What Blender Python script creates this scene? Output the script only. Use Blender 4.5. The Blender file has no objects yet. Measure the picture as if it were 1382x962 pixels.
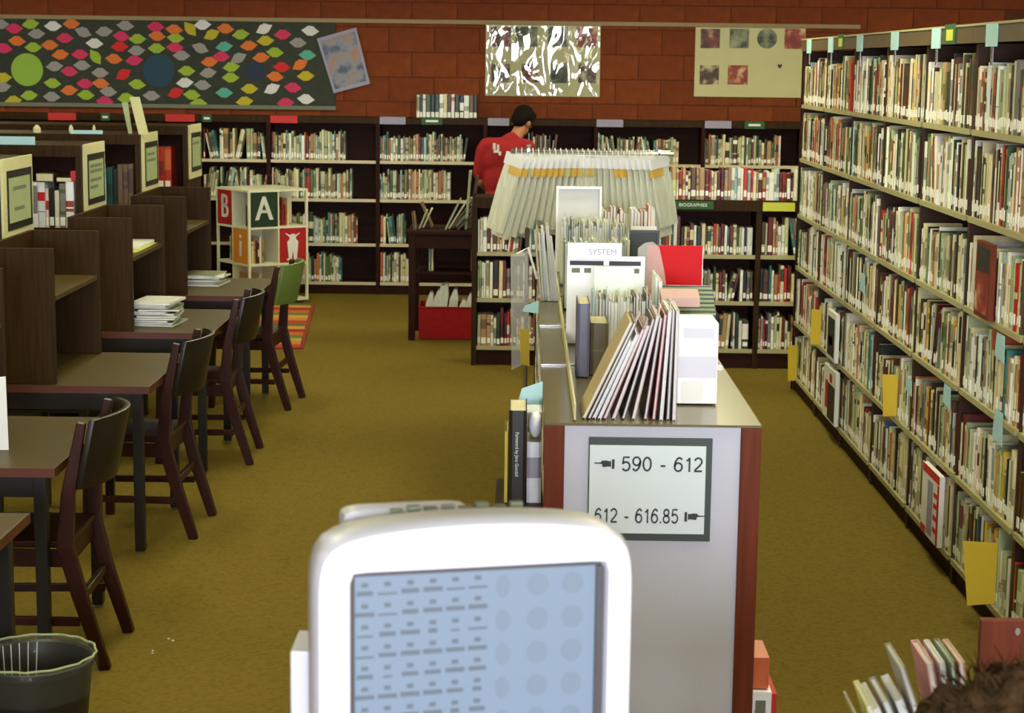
import bpy, bmesh, math, random
from mathutils import Vector, Matrix, Euler

# ------------------------------------------------------------------ camera, light, exposure
SC = bpy.context.scene
COL = SC.collection
R = math.radians
F_PX, IMG_W, IMG_H = 2500.0, 1382.0, 962.0
CAM_H = 2.08
cam = bpy.data.cameras.new('camera'); cam_o = bpy.data.objects.new('camera', cam); COL.objects.link(cam_o)
cam.sensor_fit = 'HORIZONTAL'; cam.sensor_width = 36.0; cam.lens = 36.0 * F_PX / IMG_W
cam.clip_start = 0.05; cam.clip_end = 100
YAW, PITCH, ROLL = R(0.3208), R(8.983), R(0.70)
cam_o.location = (0, 0, CAM_H)
cam_o.rotation_euler = (Matrix.Rotation(YAW, 4, 'Z') @ Matrix.Rotation(math.pi/2 - PITCH, 4, 'X') @ Matrix.Rotation(ROLL, 4, 'Z')).to_euler()
cam.dof.use_dof = True; cam.dof.focus_distance = 7.5; cam.dof.aperture_fstop = 9.0
SC.camera = cam_o

SC.view_settings.view_transform = 'Standard'; SC.view_settings.look = 'None'
SC.view_settings.gamma = 1.0; SC.view_settings.use_curve_mapping = False
SC.view_settings.exposure = 0.32
wd = bpy.data.worlds.new('world'); SC.world = wd; wd.use_nodes = True
wd.node_tree.nodes['Background'].inputs[0].default_value = (0.75, 0.85, 1.0, 1); wd.node_tree.nodes['Background'].inputs[1].default_value = 1.0

# daylight through the window in the wall behind the camera
la = bpy.data.lights.new('window_daylight', 'AREA'); la.shape = 'RECTANGLE'; la.size = 5.0; la.size_y = 1.5
la.energy = 800.0; la.color = (0.86, 0.90, 1.0)
lo = bpy.data.objects.new('window_daylight', la); COL.objects.link(lo)
lo.location = (0.6, -4.86, 2.1); lo.rotation_euler = (R(90), 0, 0)
TROFFER_E = 13.0
TROFFER_C = (1.0, 0.96, 0.62, 1)

rng = random.Random(11)

# ------------------------------------------------------------------ helpers
def lin(c):
    o = []
    for x in c[:3]:
        x = x / 255.0
        o.append(x / 12.92 if x <= 0.04045 else ((x + 0.055) / 1.055) ** 2.4)
    return (o[0], o[1], o[2], 1.0)

MATS = {}
def mat(name, rgb=(128, 128, 128), rough=0.6, var=0.0, scale=6.0, stretch=(1, 1, 1), bump=0.0, bscale=None, spec=0.5,
        metal=0.0, attr=False, rand=0.0, alpha=1.0, coat=0.0, emit=0.0, rgb2=None, detail=4.0):
    m = bpy.data.materials.new(name); m.use_nodes = True; MATS[name] = m
    nt = m.node_tree; b = nt.nodes['Principled BSDF']
    b.inputs['Roughness'].default_value = rough; b.inputs['Specular IOR Level'].default_value = spec
    b.inputs['Metallic'].default_value = metal; b.inputs['Alpha'].default_value = alpha
    b.inputs['Coat Weight'].default_value = coat
    src = None
    if attr:
        a = nt.nodes.new('ShaderNodeAttribute'); a.attribute_name = 'Col'; src = a.outputs['Color']
    else:
        r = nt.nodes.new('ShaderNodeRGB'); r.outputs[0].default_value = lin(rgb); src = r.outputs[0]
    tc = None
    if var or bump or rgb2:
        tc = nt.nodes.new('ShaderNodeTexCoord'); mp = nt.nodes.new('ShaderNodeMapping'); mp.inputs['Scale'].default_value = stretch
        nt.links.new(tc.outputs['Object'], mp.inputs['Vector'])
        nz = nt.nodes.new('ShaderNodeTexNoise'); nz.inputs['Scale'].default_value = scale; nz.inputs['Detail'].default_value = detail
        nt.links.new(mp.outputs[0], nz.inputs['Vector'])
    if rgb2:
        mx = nt.nodes.new('ShaderNodeMix'); mx.data_type = 'RGBA'
        rp = nt.nodes.new('ShaderNodeMapRange'); rp.inputs[1].default_value = 0.35; rp.inputs[2].default_value = 0.65
        nt.links.new(nz.outputs['Fac'], rp.inputs[0]); nt.links.new(rp.outputs[0], mx.inputs[0])
        nt.links.new(src, mx.inputs[6]); mx.inputs[7].default_value = lin(rgb2); src = mx.outputs[2]
    if var or rand:
        hs = nt.nodes.new('ShaderNodeHueSaturation'); nt.links.new(src, hs.inputs['Color'])
        val = None
        if var:
            mr = nt.nodes.new('ShaderNodeMapRange'); mr.inputs[1].default_value = 0.3; mr.inputs[2].default_value = 0.7
            mr.inputs[3].default_value = 1 - var; mr.inputs[4].default_value = 1 + var
            nt.links.new(nz.outputs['Fac'], mr.inputs[0]); val = mr.outputs[0]
        if rand:
            oi = nt.nodes.new('ShaderNodeObjectInfo'); m2 = nt.nodes.new('ShaderNodeMapRange')
            m2.inputs[3].default_value = 1 - rand; m2.inputs[4].default_value = 1 + rand
            nt.links.new(oi.outputs['Random'], m2.inputs[0])
            if val is not None:
                mu = nt.nodes.new('ShaderNodeMath'); mu.operation = 'MULTIPLY'
                nt.links.new(val, mu.inputs[0]); nt.links.new(m2.outputs[0], mu.inputs[1]); val = mu.outputs[0]
            else: val = m2.outputs[0]
        nt.links.new(val, hs.inputs['Value']); src = hs.outputs['Color']
    nt.links.new(src, b.inputs['Base Color'])
    if emit:
        nt.links.new(src, b.inputs['Emission Color']); b.inputs['Emission Strength'].default_value = emit
    if bump:
        bn = nt.nodes.new('ShaderNodeBump'); bn.inputs['Strength'].default_value = bump; bn.inputs['Distance'].default_value = 0.01
        n2 = nt.nodes.new('ShaderNodeTexNoise'); n2.inputs['Scale'].default_value = bscale or scale * 4; n2.inputs['Detail'].default_value = 3
        nt.links.new(mp.outputs[0], n2.inputs['Vector']); nt.links.new(n2.outputs['Fac'], bn.inputs['Height'])
        nt.links.new(bn.outputs['Normal'], b.inputs['Normal'])
    return m

class MB:
    def __init__(s): s.v = []; s.f = []; s.c = []; s.m = []
    def face(s, idx, col=None, mi=0): s.f.append(idx); s.c.append(col); s.m.append(mi)
    def box(s, x0, x1, y0, y1, z0, z1, col=None, mi=0, M=None):
        n = len(s.v)
        pts = [(x0,y0,z0),(x1,y0,z0),(x1,y1,z0),(x0,y1,z0),(x0,y0,z1),(x1,y0,z1),(x1,y1,z1),(x0,y1,z1)]
        if M is not None: pts = [tuple(M @ Vector(p)) for p in pts]
        s.v += pts
        for q in ((0,3,2,1),(4,5,6,7),(0,1,5,4),(1,2,6,5),(2,3,7,6),(3,0,4,7)): s.face([n+i for i in q], col, mi)
        return s
    def quad(s, a, b, c, d, col=None, mi=0):
        n = len(s.v); s.v += [tuple(a), tuple(b), tuple(c), tuple(d)]; s.face([n,n+1,n+2,n+3], col, mi); return s
    def prism(s, poly, fn, t0, t1, col=None, mi=0):
        """poly of 2-D points; fn(u, v, t) -> 3-D"""
        n = len(s.v); k = len(poly)
        s.v += [tuple(fn(u, v, t0)) for u, v in poly] + [tuple(fn(u, v, t1)) for u, v in poly]
        s.face([n+i for i in range(k)][::-1], col, mi); s.face([n+k+i for i in range(k)], col, mi)
        for i in range(k): j = (i+1) % k; s.face([n+i, n+j, n+k+j, n+k+i], col, mi)
        return s
    def loft(s, rings, col=None, mi=0, cap=True, closed=True):
        n = len(s.v); k = len(rings[0])
        for r in rings: s.v += [tuple(p) for p in r]
        for a in range(len(rings)-1):
            for i in range(k if closed else k-1):
                j = (i+1) % k; s.face([n+a*k+i, n+a*k+j, n+(a+1)*k+j, n+(a+1)*k+i], col, mi)
        if cap:
            s.face([n+i for i in range(k)][::-1], col, mi); s.face([n+(len(rings)-1)*k+i for i in range(k)], col, mi)
        return s
    def tube(s, pts, r, n=8, col=None, mi=0, flat=1.0):
        pts = [Vector(p) for p in pts]; rr = r if isinstance(r, (list, tuple)) else [r]*len(pts)
        rings = []
        for i, p in enumerate(pts):
            d = (pts[min(i+1, len(pts)-1)] - pts[max(i-1, 0)]).normalized()
            a = Vector((0, 0, 1)) if abs(d.z) < 0.9 else Vector((1, 0, 0))
            u = d.cross(a).normalized(); w = d.cross(u).normalized()
            rings.append([p + rr[i]*(math.cos(2*math.pi*k/n)*u + flat*math.sin(2*math.pi*k/n)*w) for k in range(n)])
        return s.loft(rings, col, mi)
    def bar(s, pts, w, d, wdir=(0, 1, 0), col=None, mi=0):
        """rectangular section bar along pts; w along wdir"""
        pts = [Vector(p) for p in pts]; wv = Vector(wdir).normalized(); rings = []
        for i, p in enumerate(pts):
            t = (pts[min(i+1, len(pts)-1)] - pts[max(i-1, 0)]).normalized(); nn = t.cross(wv).normalized()
            ww = w[i] if isinstance(w, (list, tuple)) else w
            dd = d[i] if isinstance(d, (list, tuple)) else d
            rings.append([p + wv*ww/2*a + nn*dd/2*b for a, b in ((-1,-1),(1,-1),(1,1),(-1,1))])
        return s.loft(rings, col, mi)
    def lathe(s, prof, n=24, c=(0, 0, 0), col=None, mi=0, cap=True, wob=None):
        rings = [[(c[0]+r*math.cos(2*math.pi*k/n)*(wob(k, i) if wob else 1), c[1]+r*math.sin(2*math.pi*k/n)*(wob(k, i) if wob else 1), c[2]+z) for k in range(n)] for i, (r, z) in enumerate(prof)]
        return s.loft(rings, col, mi, cap)
    def sphere(s, c, r, n=14, m=9, M=None, col=None, mi=0):
        c = Vector(c); r = Vector(r if isinstance(r, (tuple, list)) else (r, r, r)); rings = []
        for i in range(1, m):
            t = math.pi*i/m; rings.append([])
            for k in range(n):
                p = Vector((r.x*math.sin(t)*math.cos(2*math.pi*k/n), r.y*math.sin(t)*math.sin(2*math.pi*k/n), -r.z*math.cos(t)))
                rings[-1].append(c + (M @ p if M is not None else p))
        return s.loft(rings, col, mi)
    def capsule(s, a, b, ra, rb, n=14):
        a, b = Vector(a), Vector(b); d = (b-a); L = d.length or 1e-6; d = d/L
        prof = [(a - d*ra*math.cos(t), ra*math.sin(t)) for t in (0.3, 0.8, 1.57)] + [(b + d*rb*math.sin(t), rb*math.cos(t)) for t in (0, 0.75, 1.25)]
        return s.tube([p for p, _ in prof], [r for _, r in prof], n)
    def mesh(s, name, mats=None, off=None, bevel=0.0, smooth=False, seg=2):
        me = bpy.data.meshes.new(name)
        vs = s.v if off is None else [(p[0]-off[0], p[1]-off[1], p[2]-off[2]) for p in s.v]
        me.from_pydata(vs, [], s.f)
        for m in (mats if isinstance(mats, (list, tuple)) else [mats]):
            if m: me.materials.append(MATS[m] if isinstance(m, str) else m)
        if any(s.m): me.polygons.foreach_set('material_index', s.m)
        if any(c is not None for c in s.c):
            at = me.color_attributes.new('Col', 'FLOAT_COLOR', 'CORNER'); data = []
            for f, c in zip(s.f, s.c):
                cc = lin(c) if c else (0.5, 0.5, 0.5, 1)
                for _ in f: data += cc
            at.data.foreach_set('color', data)
        bm = bmesh.new(); bm.from_mesh(me)
        if bevel:
            bmesh.ops.remove_doubles(bm, verts=bm.verts, dist=1e-6)
            ed = [e for e in bm.edges if len(e.link_faces) == 2 and e.calc_face_angle(0) > 0.5]
            bmesh.ops.bevel(bm, geom=ed, offset=bevel, segments=seg, affect='EDGES', profile=0.6)
        bmesh.ops.recalc_face_normals(bm, faces=bm.faces)
        bm.to_mesh(me); bm.free()
        if smooth:
            me.polygons.foreach_set('use_smooth', [True]*len(me.polygons))
            if smooth != 'all' and hasattr(me, 'set_sharp_from_angle'): me.set_sharp_from_angle(angle=R(35))
        me.update(); return me
    def build(s, name, mats, parent=None, bevel=0.0, smooth=False, local=False, seg=2):
        """verts are world coordinates unless local=True; the origin goes to the base"""
        if parent is not None:
            off = None if local else Vector(parent.location)
            pp = parent.parent
            while not local and pp is not None: off = off + Vector(pp.location); pp = pp.parent
            o = bpy.data.objects.new(name, s.mesh(name, mats, off, bevel, smooth, seg)); o.parent = parent
        elif local:
            o = bpy.data.objects.new(name, s.mesh(name, mats, None, bevel, smooth, seg))
        else:
            xs = [p[0] for p in s.v]; ys = [p[1] for p in s.v]; zs = [p[2] for p in s.v]
            c = ((min(xs)+max(xs))/2, (min(ys)+max(ys))/2, min(zs))
            o = bpy.data.objects.new(name, s.mesh(name, mats, c, bevel, smooth, seg)); o.location = c
        COL.objects.link(o); return o

def tag(o, label=None, cat=None, group=None, kind=None):
    if label: o['label'] = label
    if cat: o['category'] = cat
    if group: o['group'] = group
    if kind: o['kind'] = kind
    return o
def thing(name, label, cat, loc=(0, 0, 0), rz=0.0, group=None):
    o = bpy.data.objects.new(name, None); COL.objects.link(o); o.empty_display_size = 0.1
    o.location = loc; o.rotation_euler = (0, 0, rz); return tag(o, label, cat, group)
def bx(name, m, parent, *a, bevel=0.0, local=False):
    return MB().box(*a).build(name, m, parent, bevel, local=local)
def copy_tree(o, parent=None):
    c = o.copy(); COL.objects.link(c); c.parent = parent
    for ch in list(o.children): copy_tree(ch, c)
    return c
def text_part(name, body, size, M, m, parent, align='CENTER', ext=0.0005, squeeze=1.0):
    cu = bpy.data.curves.new(name, 'FONT'); cu.body = body; cu.size = size; cu.align_x = align; cu.align_y = 'CENTER'; cu.extrude = ext; cu.resolution_u = 3
    t = bpy.data.objects.new(name, cu); COL.objects.link(t)
    dg = bpy.context.evaluated_depsgraph_get(); me = bpy.data.meshes.new_from_object(t.evaluated_get(dg))
    bpy.data.objects.remove(t)
    off = Vector((0, 0, 0)); pp = parent
    while pp is not None: off = off + Vector(pp.location); pp = pp.parent
    me.transform(Matrix.Translation(-off) @ M @ Matrix.Diagonal((squeeze, 1, 1, 1)))
    me.materials.clear(); me.materials.append(MATS[m])
    o = bpy.data.objects.new(name, me); COL.objects.link(o); o.parent = parent; return o
def organic(name, mb, m, parent=None, voxel=0.012, smooth_it=3):
    """union of overlapping volumes remeshed into one continuous skin"""
    me = mb.mesh(name + '_src', None)
    t = bpy.data.objects.new('tmp', me); COL.objects.link(t)
    rm = t.modifiers.new('r', 'REMESH'); rm.mode = 'VOXEL'; rm.voxel_size = voxel
    sm = t.modifiers.new('s', 'SMOOTH'); sm.factor = 0.5; sm.iterations = smooth_it
    dg = bpy.context.evaluated_depsgraph_get(); out = bpy.data.meshes.new_from_object(t.evaluated_get(dg))
    bpy.data.objects.remove(t)
    out.name = name; out.materials.clear(); out.materials.append(MATS[m]); out.polygons.foreach_set('use_smooth', [True]*len(out.polygons))
    o = bpy.data.objects.new(name, out)
    if parent is not None:
        off = Vector((0, 0, 0)); pp = parent
        while pp is not None: off = off + Vector(pp.location); pp = pp.parent
        out.transform(Matrix.Translation(-off)); o.parent = parent
    COL.objects.link(o); return o
FRONT = lambda x, y, z: Matrix.Translation((x, y, z)) @ Matrix.Rotation(R(90), 4, 'X')     # a sheet that faces -Y

# ------------------------------------------------------------------ materials
mat('carpet', (134, 114, 46), 0.95, var=0.25, scale=55, bump=0.5, bscale=240, spec=0.1, rgb2=(101, 85, 31), detail=8)
mat('block', (120, 58, 27), 0.8, var=0.16, scale=9, bump=0.25, bscale=90, spec=0.2, rand=0.10)
mat('mortar', (90, 44, 22), 0.95, var=0.1, scale=20)
mat('plaster', (190, 180, 150), 0.9, var=0.04)
mat('ceiling_paint', (200, 195, 175), 0.95)
mat('rail', (150, 130, 92), 0.6, var=0.05)
mat('wood_dark', (50, 32, 7), 0.5, var=0.3, scale=7, stretch=(9, 9, 0.6), bump=0.08, spec=0.12)
mat('wood_shelf', (45, 20, 11), 0.6, var=0.2, scale=6, stretch=(1, 6, 6), spec=0.12)
mat('wood_red', (104, 46, 24), 0.5, spec=0.15, var=0.2, scale=6, stretch=(8, 8, 0.6), bump=0.05)
mat('wood_chair', (48, 19, 11), 0.38, var=0.25, scale=8, stretch=(6, 6, 1), spec=0.25)
mat('chair_back', (32, 25, 16), 0.36, spec=0.3, var=0.2, scale=8)
mat('laminate', (74, 60, 25), 0.45, spec=0.22, var=0.12, scale=30, stretch=(8, 1, 1))
mat('laminate_olive', (108, 98, 60), 0.25, var=0.12, scale=12, stretch=(1, 6, 1))
mat('edge_red', (84, 40, 22), 0.4, var=0.1)
mat('steel_dark', (30, 26, 24), 0.4, metal=0.2)
mat('shelf_steel', (168, 162, 118), 0.45)
mat('shelf_cream', (205, 190, 160), 0.5)
mat('upright', (58, 36, 22), 0.5, spec=0.2)
mat('fascia', (86, 70, 40), 0.5, var=0.08)
mat('chrome', (190, 190, 190), 0.25, metal=0.9)
mat('paper_white', (226, 226, 222), 0.7)
mat('paper_cream', (200, 196, 150), 0.7, var=0.03)
mat('paper_green', (158, 172, 128), 0.7, var=0.06)
mat('card_blue', (168, 208, 216), 0.6)
mat('card_lavender', (150, 146, 172), 0.6)
mat('card_red', (190, 34, 34), 0.6)
mat('card_green', (28, 84, 40), 0.6)
mat('card_yellow', (206, 176, 44), 0.65, var=0.04)
mat('card_lime', (196, 200, 66), 0.6)
mat('black', (16, 15, 14), 0.5)
mat('ink', (46, 48, 50), 0.6)
mat('ink_grey', (110, 116, 96), 0.7)
mat('board_green', (38, 44, 31), 0.7, var=0.25, scale=14)
mat('felt', (206, 207, 220), 0.95, var=0.03, scale=200, bump=0.2, bscale=500)
mat('sign_paper', (222, 234, 236), 0.5)
mat('sign_frame', (56, 66, 62), 0.5)
mat('book', rough=0.38, attr=True, var=0.10, scale=40, stretch=(1, 1, 0.3))
mat('pages', (214, 204, 172), 0.85, var=0.08, scale=300, stretch=(1, 0.05, 0.05))
mat('book_label', (238, 236, 228), 0.5)
mat('cutout', rough=0.75, attr=True)
mat('crt_white', (216, 217, 228), 0.38, var=0.01)
mat('crt_dark', (66, 62, 66), 0.5)
mat('screen', (98, 112, 128), 0.3, emit=0.7)
mat('icon', (70, 80, 90), 0.5, emit=0.7)
mat('icon_dim', (90, 103, 117), 0.5, emit=0.66)
mat('skin', (170, 112, 78), 0.55, var=0.05)
mat('hair', (22, 17, 14), 0.85, var=0.3, scale=80, spec=0.1)
mat('hair_brown', (62, 46, 28), 0.9, spec=0.05, var=0.45, scale=30, bump=0.9, bscale=70)
mat('shirt_red', (150, 10, 18), 0.85, var=0.12, scale=10)
mat('trousers', (38, 40, 52), 0.85)
mat('shirt_grey', (70, 72, 84), 0.9)
mat('shoe', (30, 26, 24), 0.5)
mat('plastic_clear', (226, 226, 222), 0.15, alpha=0.30, spec=0.5)
mat('plastic_milk', (232, 234, 218), 0.22, alpha=0.80, var=0.10, scale=9, stretch=(5, 5, 0.6), bump=0.5, bscale=12)
mat('plastic_white', (240, 240, 244), 0.3)
mat('liner', (150, 160, 140), 0.15, alpha=0.08, bump=0.6, bscale=30, spec=0.7, stretch=(1, 1, 0.2))
mat('bin_black', (30, 24, 20), 0.45)
mat('bin_red', (156, 20, 18), 0.5, spec=0.12, var=0.1, scale=20)
mat('cube_white', (222, 222, 196), 0.5)
mat('glass_green', (180, 190, 150), 0.3)
mat('dvd_black', (22, 24, 22), 0.3)
mat('red_plastic', (206, 18, 24), 0.5, spec=0.15)
mat('pink_paper', (214, 176, 176), 0.7)
mat('lamp_panel', (255, 255, 255), 0.5)
em = MATS['lamp_panel'].node_tree; b_ = em.nodes['Principled BSDF']
b_.inputs['Emission Color'].default_value = TROFFER_C; b_.inputs['Emission Strength'].default_value = TROFFER_E
def film_mat():
    m = bpy.data.materials.new('laminate_film'); m.use_nodes = True; nt = m.node_tree; nt.nodes.clear(); MATS['film'] = m
    N = nt.nodes.new; out = N('ShaderNodeOutputMaterial'); mix = N('ShaderNodeMixShader'); tr = N('ShaderNodeBsdfTransparent'); gl = N('ShaderNodeBsdfGlossy')
    gl.inputs['Roughness'].default_value = 0.03
    fr = N('ShaderNodeFresnel'); fr.inputs['IOR'].default_value = 1.6
    tc = N('ShaderNodeTexCoord'); mp = N('ShaderNodeMapping'); mp.inputs['Scale'].default_value = (1.0, 1.0, 0.42); mp.inputs['Rotation'].default_value = (0, 0.15, 0)
    nz = N('ShaderNodeTexNoise'); nz.inputs['Scale'].default_value = 6.5; nz.inputs['Detail'].default_value = 1.5; nz.inputs['Distortion'].default_value = 0.6
    bp = N('ShaderNodeBump'); bp.inputs['Strength'].default_value = 1.0; bp.inputs['Distance'].default_value = 0.036
    L = nt.links.new
    L(tc.outputs['Object'], mp.inputs[0]); L(mp.outputs[0], nz.inputs['Vector']); L(nz.outputs['Fac'], bp.inputs['Height'])
    L(bp.outputs[0], gl.inputs['Normal']); L(fr.outputs[0], mix.inputs[0]); L(tr.outputs[0], mix.inputs[1]); L(gl.outputs[0], mix.inputs[2]); L(mix.outputs[0], out.inputs[0])
film_mat()
def pic_mat(name, a, b, c, sc=9):
    m = bpy.data.materials.new(name); m.use_nodes = True; nt = m.node_tree; MATS[name] = m; N = nt.nodes.new
    tc = N('ShaderNodeTexCoord'); nz = N('ShaderNodeTexNoise'); nz.inputs['Scale'].default_value = sc; nz.inputs['Detail'].default_value = 3
    cr = N('ShaderNodeValToRGB'); e = cr.color_ramp.elements; e[0].color = lin(a); e[0].position = 0.38; e[1].color = lin(c); e[1].position = 0.64
    k = e.new(0.5); k.color = lin(b)
    nt.links.new(tc.outputs['Object'], nz.inputs['Vector']); nt.links.new(nz.outputs['Fac'], cr.inputs[0])
    bs = nt.nodes['Principled BSDF']; nt.links.new(cr.outputs[0], bs.inputs['Base Color']); bs.inputs['Roughness'].default_value = 0.5
for i, (a, b, c) in enumerate([((40, 20, 12), (110, 40, 22), (190, 150, 100)), ((24, 34, 20), (70, 84, 56), (160, 164, 120)), ((36, 20, 10), (90, 62, 30), (200, 190, 150)),
                               ((120, 24, 14), (150, 50, 26), (210, 180, 130)), ((50, 56, 40), (110, 116, 90), (150, 156, 124)), ((66, 74, 108), (128, 132, 148), (160, 116, 84))]):
    pic_mat('picture_%d' % i, a, b, c, 9 if i < 5 else 7)

# ------------------------------------------------------------------ the setting
WX0, WX1, WY0, WY1, CEIL = -7.0, 4.6, -5.0, 16.95, 3.05
tag(MB().box(WX0, WX1, WY0, WY1, -0.1, 0).build('floor', 'carpet'), 'olive brown carpet over the whole library floor', kind='structure')
wb = tag(MB().box(WX0, WX1, WY1 + 0.008, WY1 + 0.2, 0, CEIL).build('wall_back', 'mortar'), 'reddish brown block wall behind the shelves', kind='structure')
BL, BH, J = 0.41, 0.222, 0.007
me_blk = MB().box(-BL/2 + J/2, BL/2 - J/2, -0.008, 0.02, -BH/2 + J/2, BH/2 - J/2).mesh('block', 'block', bevel=0.003, seg=1)
z = 1.28 + BH/2; row = 0
while z < CEIL - 0.05:
    x = WX0 + BL/2 + 0.02 + (BL/2 if row % 2 else 0)
    while x < WX1 - BL/2:
        o = bpy.data.objects.new('block', me_blk); COL.objects.link(o); o.parent = wb
        o.location = Vector((x, WY1 + 0.0085, z)) - wb.location; x += BL
    z += BH; row += 1
tag(MB().box(WX0 - 0.2, WX0, WY0, WY1, 0, CEIL).build('wall_left', 'plaster'), kind='structure')
tag(MB().box(WX1, WX1 + 0.2, WY0, WY1, 0, CEIL).build('wall_right', 'plaster'), kind='structure')
tag(MB().box(WX0, WX1, WY0, WY1, CEIL, CEIL + 0.1).build('ceiling', 'ceiling_paint'), kind='structure')
wf = MB(); wx0, wx1, wz0, wz1 = -2.0, 3.2, 1.3, 2.9
wf.box(WX0, wx0, WY0 - 0.2, WY0, 0, CEIL); wf.box(wx1, WX1, WY0 - 0.2, WY0, 0, CEIL); wf.box(wx0, wx1, WY0 - 0.2, WY0, 0, wz0); wf.box(wx0, wx1, WY0 - 0.2, WY0, wz1, CEIL)
tag(wf.build('wall_front', 'plaster'), kind='structure')
wm = MB(); 
for (a, b, c, d) in ((wx0, wx1, wz0, wz0 + 0.05), (wx0, wx1, wz1 - 0.05, wz1)): wm.box(a, b, WY0 - 0.15, WY0 - 0.08, c, d)
for k in range(5):
    xx = wx0 + (wx1 - wx0 - 0.05) * k / 4; wm.box(xx, xx + 0.05, WY0 - 0.15, WY0 - 0.08, wz0 + 0.05, wz1 - 0.05)
tag(wm.build('window_1', 'steel_dark'), kind='structure')
tag(MB().box(WX0 + 0.05, 3.0, WY1 - 0.022, WY1 - 0.0005, 2.425, 2.462).build('trim_1', 'rail', bevel=0.004), 'narrow tan display rail along the block wall', kind='structure')

# ceiling lights (out of frame)
k = 0
for tx in (-4.6, -1.7, 1.2, 3.6):
    for ty in (5.0, 8.2, 11.4, 14.6):
        t = thing('ceiling_light', 'white fluorescent ceiling light panel in the library ceiling', 'light', (tx, ty, CEIL), group='fluorescent ceiling lights')
        fr = MB(); fr.box(-0.33, 0.33, -0.63, 0.63, -0.02, -0.001); fr.build('frame', 'paper_white', t, local=True)
        MB().box(-0.30, 0.30, -0.60, 0.60, -0.03, -0.021).build('diffuser', 'lamp_panel', t, local=True)

def wall_pt(px, py):      # measured grid on the block wall -> metres along and up the wall
    return -4.753 + 0.006676*px, 2.44 - 0.00661*(py - 28 - 0.0122*(max(px, 330) - 430))

# ---- bulletin board with paper lips
bb = thing('bulletin_board', 'dark green bulletin board covered with colourful paper lips', 'bulletin board', (-3.9, WY1 - 0.02, 1.65))
YB = WY1 - 0.022
bx('board', 'board_green', bb, -6.1, -1.72, YB, WY1 - 0.0015, 1.68, 2.423)
bx('border', 'ink_grey', bb, -6.1, -1.72, YB - 0.012, YB - 0.0005, 1.645, 1.679)
LIPC = {'g': (150, 146, 146), 'p': (206, 44, 96), 'l': (150, 178, 50), 'w': (218, 218, 220), 'o': (214, 112, 44), 'y': (186, 172, 34), 'r': (206, 30, 34), 't': (84, 170, 152)}
LIPS = ('5,110,g 60,127,p 127,108,l 218,115,w 293,105,o 150,147,g 70,177,o 265,163,p 340,138,g 425,135,g 512,110,g 635,113,p 710,123,o 775,120,y 825,103,w 918,117,o '
        '862,142,y 980,140,l 1075,117,w 1150,140,p 1262,125,w 495,153,p 560,163,l 640,150,o 715,157,l 385,183,w 15,207,p 135,202,l 203,192,o 245,230,o 325,228,p 388,238,l '
        '487,195,r 555,210,g 637,200,l 712,195,p 815,197,g 912,190,t 1012,185,o 1080,165,y 1212,173,g 1118,212,l 1250,223,t 463,245,o 545,250,p 738,228,g 852,252,o 900,230,p '
        '970,235,g 1062,233,o 1220,262,o 1145,272,r 940,272,l 937,315,l 845,297,g 758,290,l 1118,310,o 1243,308,y 220,278,g 332,273,g 280,298,p 405,302,g 500,307,r 10,327,y '
        '210,347,l 343,347,p 407,345,o 555,347,l 750,338,w 822,347,g 1013,360,y 1105,360,w 1190,355,p 277,375,o 437,378,g 712,380,r 778,387,l 910,377,t 345,393,l 613,393,g '
        '508,403,l 113,398,l 205,402,g 48,420,y 422,418,p 805,422,l 993,412,y 1160,417,p 1243,402,w 5,365,g').split()
TILT = {(775,120): -50, (862,142): 25, (388,238): -55, (500,307): 30, (1220,262): 30, (1105,360): 25, (1075,117): 25, (970,235): 25, (340,138): -20, (815,197): -20, (712,380): 20}
LIPP = [(u*1.08, v*1.12) for u, v in [(-.075, 0), (-.05, .016), (-.022, .038), (-.008, .041), (0, .034), (.008, .041), (.022, .038), (.05, .016), (.075, 0), (.045, -.022), (.02, -.038), (-.02, -.038), (-.045, -.022)]]
lip_me = {}
for s_ in LIPS:
    a, b, c = s_.split(','); a = int(a); b = int(b)
    if c not in lip_me:
        m_ = MB(); m_.prism(LIPP, lambda u, v, t: (u, t, v), -0.004, 0.0, LIPC[c]); lip_me[c] = m_.mesh('paper_lips', 'cutout')
    X, Z = wall_pt(a/3.004, b/3.004)
    o = bpy.data.objects.new('paper_lips', lip_me[c]); COL.objects.link(o); o.parent = bb
    o.location = Vector((X, YB - 0.0005, Z)) - bb.location
    o.rotation_euler = (0, -R(TILT.get((a, b), rng.uniform(-6, 8))), 0)
for i in range(7):
    for k in range(6):
        c = rng.choice('gplwoyr'); o = bpy.data.objects.new('paper_lips', lip_me[c]); COL.objects.link(o); o.parent = bb
        o.location = Vector((-6.0 + i*0.185 + rng.uniform(-0.03, 0.03), YB - 0.0005, 1.76 + k*0.12 + (0.05 if i % 2 else 0) + rng.uniform(-0.015, 0.015))) - bb.location; o.rotation_euler = (0, R(rng.uniform(-15, 15)), 0)
for a, b, r_, c in ((108, 293, 65, (140, 178, 62)), (645, 290, 65, (26, 62, 86)), (1037, 287, 38, (32, 46, 76))):
    X, Z = wall_pt(a/3.004, b/3.004); rr = r_/3.004*0.00665
    MB().prism([(rr*math.cos(t*math.pi/16), rr*1.02*math.sin(t*math.pi/16)) for t in range(32)], lambda u, v, t: (X+u, YB - t, Z+v), 0.0055, 0.0005, c).build('paper_disc', 'cutout', bb)

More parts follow.
